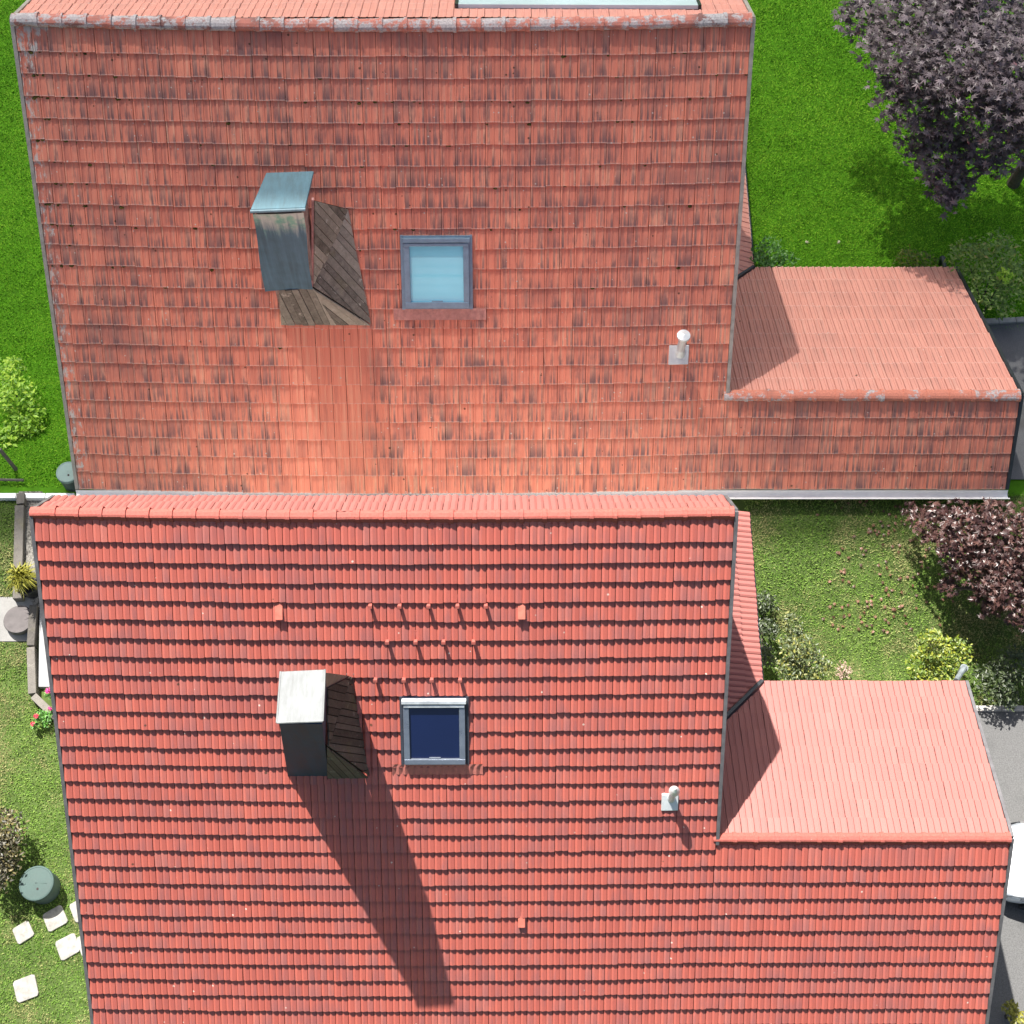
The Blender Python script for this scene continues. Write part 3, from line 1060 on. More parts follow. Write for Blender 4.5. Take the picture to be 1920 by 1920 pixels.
    planks(fr1, at_angle(fr1, flat(550, 545, fr), flat(580, 605, fr)), 0.145, 0.03, WOOD_A, col, out)
    planks(fr2, at_angle(fr2, flat(592, 545, fr), flat(668, 605, fr)), 0.145, 0.03, WOOD_A, col, out)
    MB().add([p + Vector((0, 0.04, -0.02)) for p in fr], [(0, 1, 2, 3)]).build('board_backing', M_dark, col)
    # small metal flashing at the upper corner
    q = on(651, 392)
    MB().box(q.x - 0.12, q.x + 0.16, q.y - 0.02, q.y + 0.02, q.z + 0.02, q.z + 0.06).build('flashing', plain('rusty_flashing', (0.25, 0.12, 0.10), 0.7), col)
    MB().hexa([Tf + Vector((-.02, -.02, 0)), Tf + Vector((.02, -.02, 0)), Tf + Vector((.02, .03, 0)), Tf + Vector((-.02, .03, 0)),
               Tb + Vector((-.02, -.03, .05)), Tb + Vector((.02, -.03, .05)), Tb + Vector((.02, .03, .05)), Tb + Vector((-.02, .03, .05))]).build('corner_trim', plain('pink_trim', (0.48, 0.26, 0.24), 0.8), col)


def chimney_new():
    H = HB
    S, root = H['S'], H['root']
    on = lambda u, v: on_plane(u, v, S.O, S.N)
    base = on(577, 1461)
    yf = base.y + 0.03
    cb_l, cb_r = at_y(540, 1464, yf), at_y(616, 1461, yf)
    ct_l, ct_r = at_y(524, 1358, yf), at_y(604, 1357, yf)
    zt = (ct_l.z + ct_r.z) / 2
    lidp = [at_z(520, 1357, zt + 0.02), at_z(606, 1354, zt + 0.02), at_z(610, 1257, zt + 0.02), at_z(527, 1261, zt + 0.02)]
    yb = lidp[2].y - 0.05
    cop = copper_mat('dark_copper', (0.038, 0.062, 0.11), (0.1, 0.14, 0.16))
    cop.node_tree.nodes['Principled BSDF'].inputs['Metallic'].default_value = 0.1
    mb = MB().hexa([Vector((cb_l.x, yf, cb_l.z - 0.1)), Vector((cb_r.x, yf, cb_r.z - 0.1)), Vector((cb_r.x, yb, cb_r.z - 0.1)), Vector((cb_l.x, yb, cb_l.z - 0.1)),
                    Vector((ct_l.x, yf, zt)), Vector((ct_r.x, yf, zt)), Vector((ct_r.x, yb, zt)), Vector((ct_l.x, yb, zt))])
    col = mb.build('chimney', cop, root)
    col['label'] = 'chimney with slate-blue metal front and pale square lid'
    MB().prism(lidp, (0, 0, 0.05)).build('lid', copper_mat('pale_lid', (0.195, 0.205, 0.207), (0.5, 0.55, 0.55)), col, bevel=0.012)
    for p, q in ((0, 1), (1, 2), (3, 0)):
        MB().tube([lidp[p] + Vector((0, 0, 0.045)), lidp[q] + Vector((0, 0, 0.045))], 0.016, 6).build('lid_rim', copper_mat('lid_rim', (0.2, 0.21, 0.21), (0.5, 0.55, 0.55)), col)
    N = S.N * 0.035
    Rf, Rb = on(690, 1452) + N, on(656, 1266) + N
    Tf = at_y(613, 1398, yf + 0.02)
    B0 = Vector((cb_r.x - 0.02, yf - 0.01, cb_r.z - 0.02))
    Tb = at_y(611, 1290, yb)
    T2 = at_y(611, 1262, yb)
    out = Vector((1, 0, 0.5))
    Q = [Tf, Tb, Rb, Rf]
    MB().add([p - N * 1.5 for p in Q], [(0, 1, 2), (0, 2, 3)]).build('board_backing', M_dark, col)
    MB().add([p + Vector((-0.05, 0.05, -0.03)) for p in (B0, Rf, Tf)], [(0, 1, 2)]).build('board_backing', M_dark, col)
    for tr, uv4 in (([Q[1], Q[2], Q[0]], (670, 1372, 612, 1362)), ([Q[0], Q[2], Q[3]], (670, 1372, 612, 1362)), ([B0, Rf, Tf], (660, 1450, 620, 1408))):
        C = tr
        ex = (C[1] - C[0]).normalized()
        n = ex.cross(C[-1] - C[0]).normalized()
        if n.dot(out) < 0:
            n = -n
        ey = n.cross(ex)
        f = lambda u, v: on_plane(u, v, C[0], n)
        d = f(uv4[0], uv4[1]) - f(uv4[2], uv4[3])
        planks(tr, math.atan2(d.dot(ey), d.dot(ex)), 0.115, 0.022, WOOD_B, col, out)
    # board cap, its sunlit pink put into the colour
    MB().prism([T2, Tb, Rb], (0.0, 0.0, 0.02)).build('top_board', plain('sunlit_tone_board', (0.34, 0.24, 0.21), 0.85, 0.2), col)
    q = on(660, 1265)
    MB().box(q.x - 0.1, q.x + 0.13, q.y - 0.015, q.y + 0.015, q.z + 0.03, q.z + 0.055).build('flashing', plain('dull_flashing', (0.06, 0.045, 0.04), 0.6), col)


chimney_old()
chimney_new()

# ------------------------------------------------------------------ snow guards and vent tiles on the lower roof
M_guard = HB['mats']['ridge']
S = HB['S']
for row, (v, us) in enumerate(((1127, (695, 750, 804, 858, 911)), (1194, (727, 780, 832, 888)), (1265, (705, 758, 810, 863)))):
    for u in us:
        a, s = S.px(u, v)
        mb = MB()
        add_bar(mb, S, a - 0.018, a + 0.018, s - 0.12, s + 0.04, 0.028, 0.036)
        add_bar(mb, S, a - 0.026, a + 0.026, s + 0.02, s + 0.05, 0.03, 0.15)
        add_bar(mb, S, a - 0.032, a + 0.032, s + 0.012, s + 0.055, 0.15, 0.168)
        mb.build('snow_guard', M_guard, HB['root'])
for u, v in ((978, 1142), (524, 1143), (978, 1720)):
    a, s = S.px(u, v)
    w, h = 0.06, 0.13
    mb = MB().hexa([S.P(a - w, s + h, 0.0), S.P(a + w, s + h, 0.0), S.P(a + w, s - h, 0.0), S.P(a - w, s - h, 0.0),
                    S.P(a - w, s + h, 0.115), S.P(a + w, s + h, 0.115), S.P(a + w, s - h, 0.035), S.P(a - w, s - h, 0.035)])
    mb.build('vent_tile', plain('vent_tile_clay', (0.43, 0.12, 0.085), 0.6), HB['root'], bevel=0.01)

# moss cushions in the joints of the old roof
S = HA['S']
mb = MB()
for _ in range(150):
    if random.random() < 0.3:
        a = HA['xl'] + abs(random.gauss(0, 0.35)) + 0.08
    else:
        a = random.uniform(HA['xl'], HA['xr'])
    i = int(abs(random.gauss(0, 7)))
    s = HA['s0'] + i * HA['g'] + random.uniform(0.0, 0.05)
    if s > HA['s_end']:
        continue
    r = random.uniform(0.012, 0.038)
    c = S.P(a, s, 0.005)
    n = 7
    ring = [c + S.X * (math.cos(j * 2 * math.pi / n) * r * random.uniform(1, 1.8)) + S.D * (math.sin(j * 2 * math.pi / n) * r * random.uniform(0.7, 1.1)) for j in range(n)]
    mid = [c + (p - c) * 0.6 + S.N * r * 0.6 for p in ring]
    mb.add(ring + mid + [c + S.N * r * 0.8], [(j, (j + 1) % n, n + (j + 1) % n, n + j) for j in range(n)] + [(n + j, n + (j + 1) % n, 2 * n) for j in range(n)])
mo = mb.build('moss', M_moss, HA['root'])
mo['kind'] = 'stuff'

# ------------------------------------------------------------------ ground
def ground_sheet(name, poly, lift, mat, step=0.5, kind='structure'):
    """sheet over a convex plan polygon, draped on the terrain"""
    xs = [p[0] for p in poly]
    ys = [p[1] for p in poly]
    V, F, idx = [], [], {}
    ox, oy = min(xs), min(ys)
    nx, ny = int((max(xs) - ox) / step) + 1, int((max(ys) - oy) / step) + 1
    area = sum(poly[i][0] * poly[(i + 1) % len(poly)][1] - poly[(i + 1) % len(poly)][0] * poly[i][1] for i in range(len(poly)))
    sg = 1 if area > 0 else -1
    for i in range(nx):
        for j in range(ny):
            c = [(ox + i * step, oy + j * step), (ox + (i + 1) * step, oy + j * step), (ox + (i + 1) * step, oy + (j + 1) * step), (ox + i * step, oy + (j + 1) * step)]
            for k in range(len(poly)):
                p, q = poly[k], poly[(k + 1) % len(poly)]
                ex, ey = q[0] - p[0], q[1] - p[1]
                nx_, ny_ = sg * ey, -sg * ex
                c = clip_poly(c, nx_, ny_, nx_ * p[0] + ny_ * p[1])
                if len(c) < 3:
                    break
            if len(c) >= 3:
                f = []
                for p in c:
                    key = (round(p[0], 4), round(p[1], 4))
                    if key not in idx:
                        idx[key] = len(V)
                        V.append((p[0], p[1], gz(*p) + lift))
                    if not f or f[-1] != idx[key]:
                        f.append(idx[key])
                if len(set(f)) >= 3 and f[0] != f[-1]:
                    F.append(tuple(f))
    me = bpy.data.meshes.new(name)
    me.from_pydata(V, [], F)
    me.polygons.foreach_set('use_smooth', [True] * len(F))
    me.update()
    o = obj(name, me, mat)
    o['kind'] = kind
    return o


def pxpoly(*pts):
    return [tuple(ground(u, v))[:2] for u, v in pts]


def grass_mat(name, lo, mid, hi, dry=None, dry_at=0.6):
    t = NT(name)
    p = t.pos()
    n = t.noise(p, 0.45, 4, 0.6)
    n2 = t.noise(p, 6.0, 5, 0.7)
    r = t.rnd()
    f = t.math('ADD', t.math('MULTIPLY', n, 0.55), t.math('MULTIPLY', n2, 0.25))
    f = t.math('ADD', f, t.math('MULTIPLY', r, 0.3))
    c = t.ramp(f, (0.3, lo), (0.52, mid), (0.8, hi))
    if dry:
        d = t.step(t.math('ADD', t.noise(p, 0.8, 5, 0.65), t.math('MULTIPLY', r, 0.12)), dry_at, dry_at + 0.12)
        c = t.mix(t.math('MULTIPLY', d, 0.75), c, dry)
    return t.out(c, 0.75, 0.2)


G_far = plain('meadow', (0.07, 0.12, 0.03), 0.95, 0.1, var=0.4, scale=0.3)
G_A = grass_mat('lush_grass', (0.07, 0.23, 0.008), (0.165, 0.43, 0.016), (0.36, 0.60, 0.05))
G_B = grass_mat('dry_grass', (0.05, 0.11, 0.016), (0.115, 0.21, 0.033), (0.21, 0.29, 0.07), (0.28, 0.25, 0.12), 0.54)
G_soil = plain('soil', (0.05, 0.045, 0.02), 0.95, 0.1, var=0.4, scale=3)

YW = HA['ef'].y + 0.1           # line between the two gardens
big = MB()
big.quad((-400, -400, -0.35), (400, -400, -0.35), (400, 400, -0.35), (-400, 400, -0.35))
big.build('ground', G_far).__setitem__('kind', 'structure')
def lawn(y0, y1, mat):
    ys = [y0]
    while ys[-1] < y1 - 1e-6:
        ys.append(min(y1, ys[-1] + (0.12 if 8.0 < ys[-1] < 17.5 else 2.0 if ys[-1] + 2 < 8.2 or ys[-1] > 17 else 0.3)))
    V, F = [], []
    for y in ys:
        V += [(-45, y, gz(0, y)), (45, y, gz(0, y))]
    for k in range(len(ys) - 1):
        F.append((2 * k, 2 * k + 1, 2 * k + 3, 2 * k + 2))
    obj('lawn', np_mesh('lawn', V, F, smooth=True), mat)['kind'] = 'structure'


lawn(YW, 60, plain('lawn_soil', (0.07, 0.20, 0.010), 0.95, 0.1, var=0.35, scale=2.5))
lawn(-30, YW, plain('dry_lawn_soil', (0.06, 0.09, 0.025), 0.95, 0.1, var=0.35, scale=2.0))


def blades(name, poly_px, density, h, mat, label_kind='grass', avoid=()):
    """short grass: thin bent triangles over a region of the photograph's ground"""
    P = pxpoly(*poly_px)
    xs, ys = [p[0] for p in P], [p[1] for p in P]
    A = (max(xs) - min(xs)) * (max(ys) - min(ys))
    n = int(A * density)
    x = rng.uniform(min(xs), max(xs), n)
    y = rng.uniform(min(ys), max(ys), n)
    ins = np.zeros(n, bool)
    for i in range(len(P)):
        (x0, y0), (x1, y1) = P[i], P[(i + 1) % len(P)]
        if y0 == y1:
            continue
        c = ((y0 > y) != (y1 > y)) & (x < (x1 - x0) * (y - y0) / (y1 - y0) + x0)
        ins ^= c
    for q in avoid:
        Q = pxpoly(*q)
        inq = np.zeros(n, bool)
        for i in range(len(Q)):
            (x0, y0), (x1, y1) = Q[i], Q[(i + 1) % len(Q)]
            if y0 == y1:
                continue
            inq ^= ((y0 > y) != (y1 > y)) & (x < (x1 - x0) * (y - y0) / (y1 - y0) + x0)
        ins &= ~inq
    x, y = x[ins], y[ins]
    n = len(x)
    t = np.clip((y - 8.6) / 4.0, 0, 1)
    q = np.clip((y - 13.6) / 3.4, 0, 1)
    z = 0.92 * t * t * (3 - 2 * t) * (1 - q * q * (3 - 2 * q))
    th = rng.uniform(0, 2 * np.pi, n)
    clump = 0.6 + 0.4 * np.sin(x * 2.3 + 1.3 * np.sin(y * 1.7)) * np.sin(y * 2.9 + np.sin(x * 1.1))
    L = rng.uniform(0.5, 1.3, n) * h * (0.7 + 0.5 * clump)
    w = rng.uniform(0.008, 0.02, n)
    lean = rng.uniform(0.3, 1.2, n) * L
    a = np.stack([x - np.sin(th) * w, y + np.cos(th) * w, z], 1)
    b = np.stack([x + np.sin(th) * w, y - np.cos(th) * w, z], 1)
    c = np.stack([x + np.cos(th) * lean, y + np.sin(th) * lean, z + L], 1)
    V = np.stack([a, b, c], 1).reshape(-1, 3)
    F = np.arange(3 * n).reshape(-1, 3)
    o = obj(name, np_mesh(name, V, F, rng.uniform(0, 1, n)), mat)
    o['kind'] = 'stuff'
    return o


gA = blades('grass', [(1350, -25), (1960, -25), (1960, 620), (1350, 620)], 1700, 0.036, G_A)
tag(gA, 'lush green lawn grass between the upper house and the maple', 'grass')
gA2 = blades('grass', [(-30, -25), (120, -25), (190, 912), (-30, 912)], 1700, 0.036, G_A)
tag(gA2, 'lush green grass along the left gable of the upper house', 'grass')
gB = blades('grass', [(1395, 926), (1960, 926), (1960, 1322), (1395, 1322)], 1700, 0.036, G_B)
tag(gB, 'sunlit drier grass on the lawn of the lower house', 'grass')
gB2 = blades('grass', [(-30, 1205), (60, 1205), (62, 1290), (110, 1345), (200, 1940), (-30, 1940)], 1700, 0.036, G_B,
             avoid=([(36, 1655), (50, 1630), (85, 1630), (100, 1655), (85, 1685), (50, 1685)],))
gB3 = blades('grass', [(-30, 930), (34, 930), (30, 1120), (-30, 1120)], 1700, 0.036, G_B)
tag(gB3, 'narrow strip of grass left of the upper timber edging', 'grass')
tag(gB2, 'patchy dry grass along the left gable of the lower house', 'grass')

# asphalt drives with kerbs
t = NT('asphalt')
p = t.pos()
f = t.noise(p, 60, 4, 0.7)
c = t.ramp(f, (0.3, (0.08, 0.083, 0.088)), (0.7, (0.17, 0.17, 0.175)))
c = t.mix(t.step(t.noise(p, 0.9, 5), 0.5, 0.7), c, (0.085, 0.082, 0.08))
t.bump(f, 0.4, 0.01)
M_asph = t.out(c, 0.85, 0.3)
t = NT('sunny_concrete')
p = t.pos()
f = t.noise(p, 40, 4, 0.7)
c = t.ramp(f, (0.3, (0.075, 0.075, 0.075)), (0.7, (0.14, 0.14, 0.14)))
c = t.mix(t.step(t.noise(p, 0.8, 5), 0.5, 0.72), c, (0.065, 0.065, 0.066))
t.bump(f, 0.3, 0.008)
M_conc = t.out(c, 0.85, 0.3)
M_kerb = plain('kerb_stone', (0.34, 0.33, 0.31), 0.85, 0.2, var=0.2)
ground_sheet('drive', pxpoly((1842, 606), (2060, 600), (2060, 900), (1842, 900)), 0.03, M_asph)
ground_sheet('drive', pxpoly((1790, 1333), (2120, 1333), (2120, 2000), (1700, 2000)), 0.03, M_conc)


def kerb(name, u0, v0, u1, v1, n, w, label):
    A, B = ground(u0, v0), ground(u1, v1)
    r = empty(name, (A + B) / 2, label, 'kerb')
    d = (B - A) / n
    c = Vector((-d.y, d.x, 0)).normalized() * w
    for i in range(n):
        p, q = A + d * (i + 0.01), A + d * (i + 0.99)
        z = Vector((0, 0, 0.09))
        b = Vector((0, 0, 0.1))
        MB().hexa([p - c - b, q - c - b, q + c - b, p + c - b, p - c + z, q - c + z, q + c + z, p + c + z]).build('kerb_stone', M_kerb, r, bevel=0.012)
    return r


kerb('kerb', 1838, 606, 2000, 598, 5, 0.07, 'grey kerb between lush lawn and asphalt drive')
kerb('kerb', 1792, 1330, 2000, 1330, 5, 0.06, 'kerb between shaded lawn and concrete drive of the lower house')
# white kerb in line with the white gutter, dividing the gardens left of the upper house
A = Vector((HA['xl'] - 0.2, YW - 0.05, 0))
r = empty('garden_kerb', (A.x - 3, A.y, 0.8), 'low white kerb dividing the gardens at the left', 'kerb')
for i in range(7):
    x1 = A.x - i * 0.62
    MB().box(x1 - 0.61, x1, A.y - 0.06, A.y + 0.06, gz(0, A.y) - 0.2, gz(0, A.y) + 0.14).build('kerb_stone', M_gutter_white, r, bevel=0.012)


# ------------------------------------------------------------------ leaves
def leaf_shape(kind):
    if kind == 'maple':
        pts = []
        tips = [(-150, 0.42), (-95, 0.80), (-48, 0.98), (0, 1.12), (48, 0.98), (95, 0.80), (150, 0.42)]
        for i, (a, r) in enumerate(tips):
            pts.append((a, r))
            if i < len(tips) - 1:
                pts.append(((a + tips[i + 1][0]) / 2, 0.36))
        P = [(0.0, -0.12, 0.0)] + [(math.sin(math.radians(a)) * r * 0.5, math.cos(math.radians(a)) * r * 0.5, -0.10 * r * r) for a, r in pts]
        F = [(0, i, i + 1) for i in range(1, len(pts))]
        return np.array(P), np.array([(f[0], f[2], f[1]) for f in F])
    P = [(0, -0.5, 0), (0.24, -0.05, 0.03), (0, 0.5, -0.06), (-0.24, -0.05, 0.03), (0, 0.0, -0.03)]
    return np.array(P), np.array([(0, 1, 4), (1, 2, 4), (2, 3, 4), (3, 0, 4)])


def rot_mats(n, tilt):
    th = rng.uniform(0, 2 * np.pi, n)
    tz = np.abs(rng.normal(0, tilt, n))
    az = rng.uniform(0, 2 * np.pi, n)
    R = np.empty((n, 3, 3))
    c, s = np.cos(th), np.sin(th)
    Z = np.zeros((n, 3, 3))
    Z[:, 0, 0], Z[:, 0, 1], Z[:, 1, 0], Z[:, 1, 1], Z[:, 2, 2] = c, -s, s, c, 1
    ax = np.stack([np.cos(az), np.sin(az), np.zeros(n)], 1)
    K = np.zeros((n, 3, 3))
    K[:, 0, 2], K[:, 1, 2], K[:, 2, 0], K[:, 2, 1] = ax[:, 1], -ax[:, 0], -ax[:, 1], ax[:, 0]
    R = np.eye(3) + np.sin(tz)[:, None, None] * K + (1 - np.cos(tz))[:, None, None] * (K @ K)
    return R @ Z


def scatter_in(lobes, n, shell=0.55):
    """points in ellipsoids (cx,cy,cz,rx,ry,rz), denser towards the skin"""
    vol = np.array([l[3] * l[4] * l[5] for l in lobes]) ** 0.72
    pick = rng.choice(len(lobes), n, p=vol / vol.sum())
    L = np.array(lobes)[pick]
    d = rng.normal(size=(n, 3))
    d /= np.linalg.norm(d, axis=1)[:, None]
    d[:, 2] = np.where(rng.uniform(size=n) < 0.7, np.abs(d[:, 2]), d[:, 2])
    r = rng.uniform(shell, 1.0, n) ** 0.7 * (1 + 0.10 * rng.normal(size=n))
    return L[:, :3] + d * r[:, None] * L[:, 3:]


def foliage(parent, pts, kind, size, mat, tilt, singles=0, name='foliage'):
    P, F = leaf_shape(kind)
    n = len(pts)
    R = rot_mats(n, tilt)
    sz = size * rng.uniform(0.45, 1.3, n)
    order = np.argsort(-pts[:, 2])
    if singles:
        me = np_mesh('leaf', P, F)
        me.materials.append(mat)
        cand = [i for i in order[:int(n * 0.5)]]
        pick = set(rng.choice(cand, min(singles, len(cand)), replace=False).tolist())
        for i in pick:
            M = Matrix.Translation(Vector(pts[i])) @ Matrix(R[i].tolist()).to_4x4() @ Matrix.Scale(float(sz[i]), 4)
            obj('leaf', me, None, parent, M)
        keep = np.array([i for i in range(n) if i not in pick])
        pts, R, sz = pts[keep], R[keep], sz[keep]
        n = len(pts)
    V = (np.einsum('nij,kj->nki', R, P) * sz[:, None, None] + pts[:, None, :]).reshape(-1, 3)
    FF = (F[None] + (np.arange(n) * len(P))[:, None, None]).reshape(-1, 3)
    rr = np.repeat(rng.uniform(0, 1, n), len(F))
    o = obj(name, np_mesh(name, V, FF, rr), mat, parent)
    o['kind'] = 'stuff'
    return o


def leaf_mat(name, *stops, rough=0.45, spec=0.5, trans=0.15):
    t = NT(name)
    r = t.rnd()
    n = t.noise(t.pos(), 1.3, 3)
    f = t.math('ADD', t.math('MULTIPLY', r, 0.72), t.math('MULTIPLY', n, 0.28))
    c = t.ramp(f, *stops)
    t.out(c, rough, spec)
    tr = t.n('ShaderNodeBsdfTranslucent')
    t.set(tr.inputs[0], c)
    mx = t.n('ShaderNodeMixShader')
    mx.inputs[0].default_value = trans
    t.t.links.new(t.b.outputs[0], mx.inputs[1])
    t.t.links.new(tr.outputs[0], mx.inputs[2])
    t.t.links.new(mx.outputs[0], t.t.nodes['Material Output'].inputs[0])
    return t.m


M_bark = plain('bark', (0.09, 0.075, 0.06), 0.9, 0.2, var=0.4, scale=9)
L_mapA = leaf_mat('purple_maple_leaf', (0.0, (0.045, 0.032, 0.034)), (0.45, (0.13, 0.10, 0.105)), (0.85, (0.26, 0.205, 0.215)), (0.90, (0.26, 0.13, 0.14)), (0.95, (0.55, 0.12, 0.16)), rough=0.4, trans=0.08)
L_mapB = leaf_mat('bronze_maple_leaf', (0.0, (0.018, 0.008, 0.009)), (0.5, (0.055, 0.024, 0.022)), (0.85, (0.11, 0.055, 0.045)), (0.97, (0.20, 0.07, 0.06)), rough=0.38, trans=0.08)
L_bright = leaf_mat('bright_green_leaf', (0.0, (0.08, 0.22, 0.01)), (0.5, (0.30, 0.55, 0.03)), (0.95, (0.58, 0.76, 0.08)))
L_green = leaf_mat('green_leaf', (0.0, (0.03, 0.11, 0.012)), (0.5, (0.075, 0.23, 0.025)), (0.95, (0.17, 0.36, 0.07)))
L_mixed = leaf_mat('mixed_shrub_leaf', (0.0, (0.08, 0.14, 0.03)), (0.45, (0.19, 0.32, 0.06)), (0.8, (0.34, 0.48, 0.10)), (0.93, (0.46, 0.22, 0.10)))
L_yellow = leaf_mat('yellow_green_leaf', (0.0, (0.04, 0.08, 0.010)), (0.5, (0.13, 0.19, 0.018)), (0.9, (0.30, 0.31, 0.03)))
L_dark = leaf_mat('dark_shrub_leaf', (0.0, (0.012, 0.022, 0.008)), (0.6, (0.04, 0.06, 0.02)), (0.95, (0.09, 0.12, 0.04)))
L_dusty = leaf_mat('dusty_shrub_leaf', (0.0, (0.03, 0.045, 0.018)), (0.6, (0.10, 0.13, 0.045)), (0.93, (0.30, 0.28, 0.05)))
L_pink = leaf_mat('pink_petal', (0.0, (0.45, 0.02, 0.16)), (0.9, (0.70, 0.07, 0.30)))
L_red = leaf_mat('red_petal', (0.0, (0.40, 0.01, 0.04)), (0.9, (0.62, 0.05, 0.10)))
L_straw = leaf_mat('yellow_straw', (0.0, (0.12, 0.13, 0.012)), (0.9, (0.30, 0.28, 0.04)))
L_drystem = leaf_mat('dry_stem', (0.0, (0.10, 0.06, 0.02)), (0.9, (0.42, 0.33, 0.10)))


def lobes_px(items):
    """(u, v, radius in px, z, flatness) -> ellipsoids"""
    out = []
    for u, v, r, z, fl in items:
        c = at_z(u, v, z)
        k = (c - CAMP).dot(Vector((0, ST, -CT))) / FOCAL
        out.append((c.x, c.y, c.z, r * k, r * k * 1.05, r * k * fl))
    return out


def tree(name, lobes, foot, n, size, mat, tilt, label, cat, singles=0, kind='maple', group=None):
    L = lobes_px(lobes)
    f = Vector(foot)
    root = empty(name, f, label, cat, group)
    top = Vector(np.mean([l[:3] for l in L], axis=0))
    mb = MB()
    fork = Vector((f.x, f.y, top.z * 0.45))
    mb.tube([f - Vector((0, 0, 0.1)), f.lerp(fork, 0.5) + Vector((0.04, 0.03, 0)), fork], [0.17, 0.13, 0.11], 10).build('trunk', M_bark, root)
    for l in L:
        c = Vector(l[:3])
        m = fork.lerp(c, 0.5) + Vector((random.uniform(-.2, .2), random.uniform(-.2, .2), 0.25))
        mb2 = MB().tube([fork, m, c], [0.07, 0.045, 0.012], 7)
        for _ in range(3):
            q = c + Vector((random.uniform(-1, 1) * l[3], random.uniform(-1, 1) * l[4], random.uniform(-0.2, .7) * l[5])) * 0.85
            mb2.tube([m.lerp(c, random.uniform(0.2, 0.8)), q], [0.018, 0.005], 5)
        mb2.build('limb', M_bark, root)
    pts = scatter_in(L, n, 0.3)
    foliage(root, pts, kind, size, mat, tilt, singles, 'crown')
    return root


gA_foot = ground(1790, 420)
tree('maple_tree', [(1620, 35, 60, 3.4, .7), (1690, 110, 85, 4.0, .6), (1720, 205, 80, 3.6, .6), (1765, 285, 75, 3.0, .6), (1780, 345, 48, 2.6, .6), (1775, 385, 22, 2.4, .6),
                    (1850, 290, 60, 3.2, .5), (1800, 110, 130, 4.8, .55), (1910, 140, 130, 5.2, .55), (1850, 10, 130, 5.0, .55), (1730, 10, 90, 4.4, .55), (1960, 260, 70, 4.0, .5), (1890, 215, 95, 4.4, .5)],
     (gA_foot.x + 1.6, gA_foot.y + 1.2, 0), 8600, 0.25, L_mapA, 0.5, 'dark purple maple tree overhanging the lush lawn of the upper house', 'tree', 300)
gB_foot = ground(1905, 1330)
tree('maple_tree', [(1755, 985, 48, 1.9, .6), (1815, 1005, 70, 2.2, .55), (1880, 1012, 78, 2.5, .5), (1850, 1065, 62, 2.0, .5), (1905, 1090, 72, 2.4, .5), (1855, 1125, 34, 1.6, .6), (1778, 1100, 20, 1.5, .6),
                    (1930, 1155, 50, 2.0, .5), (1708, 960, 20, 1.7, .5), (1960, 1020, 75, 2.8, .5), (1800, 1050, 42, 1.8, .5)],
     ground(1872, 1120), 4200, 0.18, L_mapB, 0.85, 'bronze maple tree casting shade on the lower lawn', 'tree', 300)


def shrub(name, lobes, n, size, mat, label, cat='shrub', tilt=0.7, stem=True, kind='oval', group=None):
    L = lobes_px(lobes)
    c = Vector(np.mean([l[:3] for l in L], axis=0))
    foot = Vector((c.x, c.y, gz(c.x, c.y)))
    root = empty(name, foot, label, cat, group)
    if stem:
        for l in L:
            MB().tube([foot - Vector((0, 0, 0.05)), Vector(l[:3])], [0.022, 0.008], 6).build('stem', M_bark, root)
    foliage(root, scatter_in(L, n, 0.35), kind, size, mat, tilt)
    return root


shrub('shrub', [(1440, 478, 34, 0.5, .8), (1475, 492, 22, 0.4, .8), (1422, 495, 26, 0.5, .8)], 700, 0.10, L_green, 'low green shrub in the corner behind the upper annex')
shrub('shrub', [(1700, 488, 26, 0.35, .8), (1735, 492, 22, 0.35, .8)], 350, 0.09, L_yellow, 'low yellow-green plant along the rear eave of the upper annex')
shrub('shrub', [(1815, 490, 42, 0.9, .9), (1870, 480, 45, 1.1, .9), (1850, 545, 45, 0.9, .8), (1905, 530, 45, 1.0, .9), (1880, 575, 28, 0.6, .8)], 2000, 0.11, L_mixed, 'loose mixed shrub with reddish tips beside the upper annex verge')
shrub('shrub', [(1882, 518, 16, 1.5, .6)], 70, 0.13, L_bright, 'tuft of bright yellow leaves on the shrub by the asphalt')
shrub('shrub', [(30, 745, 42, 1.1, .8), (20, 700, 30, 1.0, .8), (52, 790, 36, 0.9, .8), (22, 820, 32, 0.8, .8)], 1700, 0.12, L_bright, 'bright green leafy bush at the left edge beside the upper house')
shrub('shrub', [(95, 800, 18, 0.3, .7), (80, 850, 26, 0.3, .7), (60, 895, 26, 0.25, .7), (110, 850, 14, 0.2, .7)], 800, 0.07, L_green, 'low ground plants between bright bush and round lid')
shrub('shrub', [(1495, 1215, 34, 0.9, .8), (1485, 1170, 22, 1.1, .8), (1520, 1250, 34, 0.6, .8), (1475, 1255, 26, 0.6, .8)], 1500, 0.085, L_dusty, 'dusty shrub with small yellow flowers by the side wall')
shrub('shrub', [(1750, 1215, 34, 0.9, .8), (1790, 1225, 34, 0.9, .8), (1725, 1250, 30, 0.6, .8), (1770, 1260, 36, 0.6, .8), (1748, 1190, 13, 1.4, .8)], 1500, 0.095, L_yellow, 'yellow-green shrub on the lower lawn behind the annex gutter')
shrub('shrub', [(1580, 1258, 17, 0.3, .8)], 160, 0.06, leaf_mat('pinkish_dry_leaf', (0.0, (0.15, 0.09, 0.05)), (0.9, (0.42, 0.30, 0.24))), 'small dry pinkish plant behind the annex gutter')
shrub('shrub', [(1865, 1280, 42, 0.6, .8), (1905, 1250, 40, 0.8, .8), (1890, 1310, 24, 0.4, .8)], 1200, 0.09, L_dark, 'dark shaded shrub beside the concrete drive')
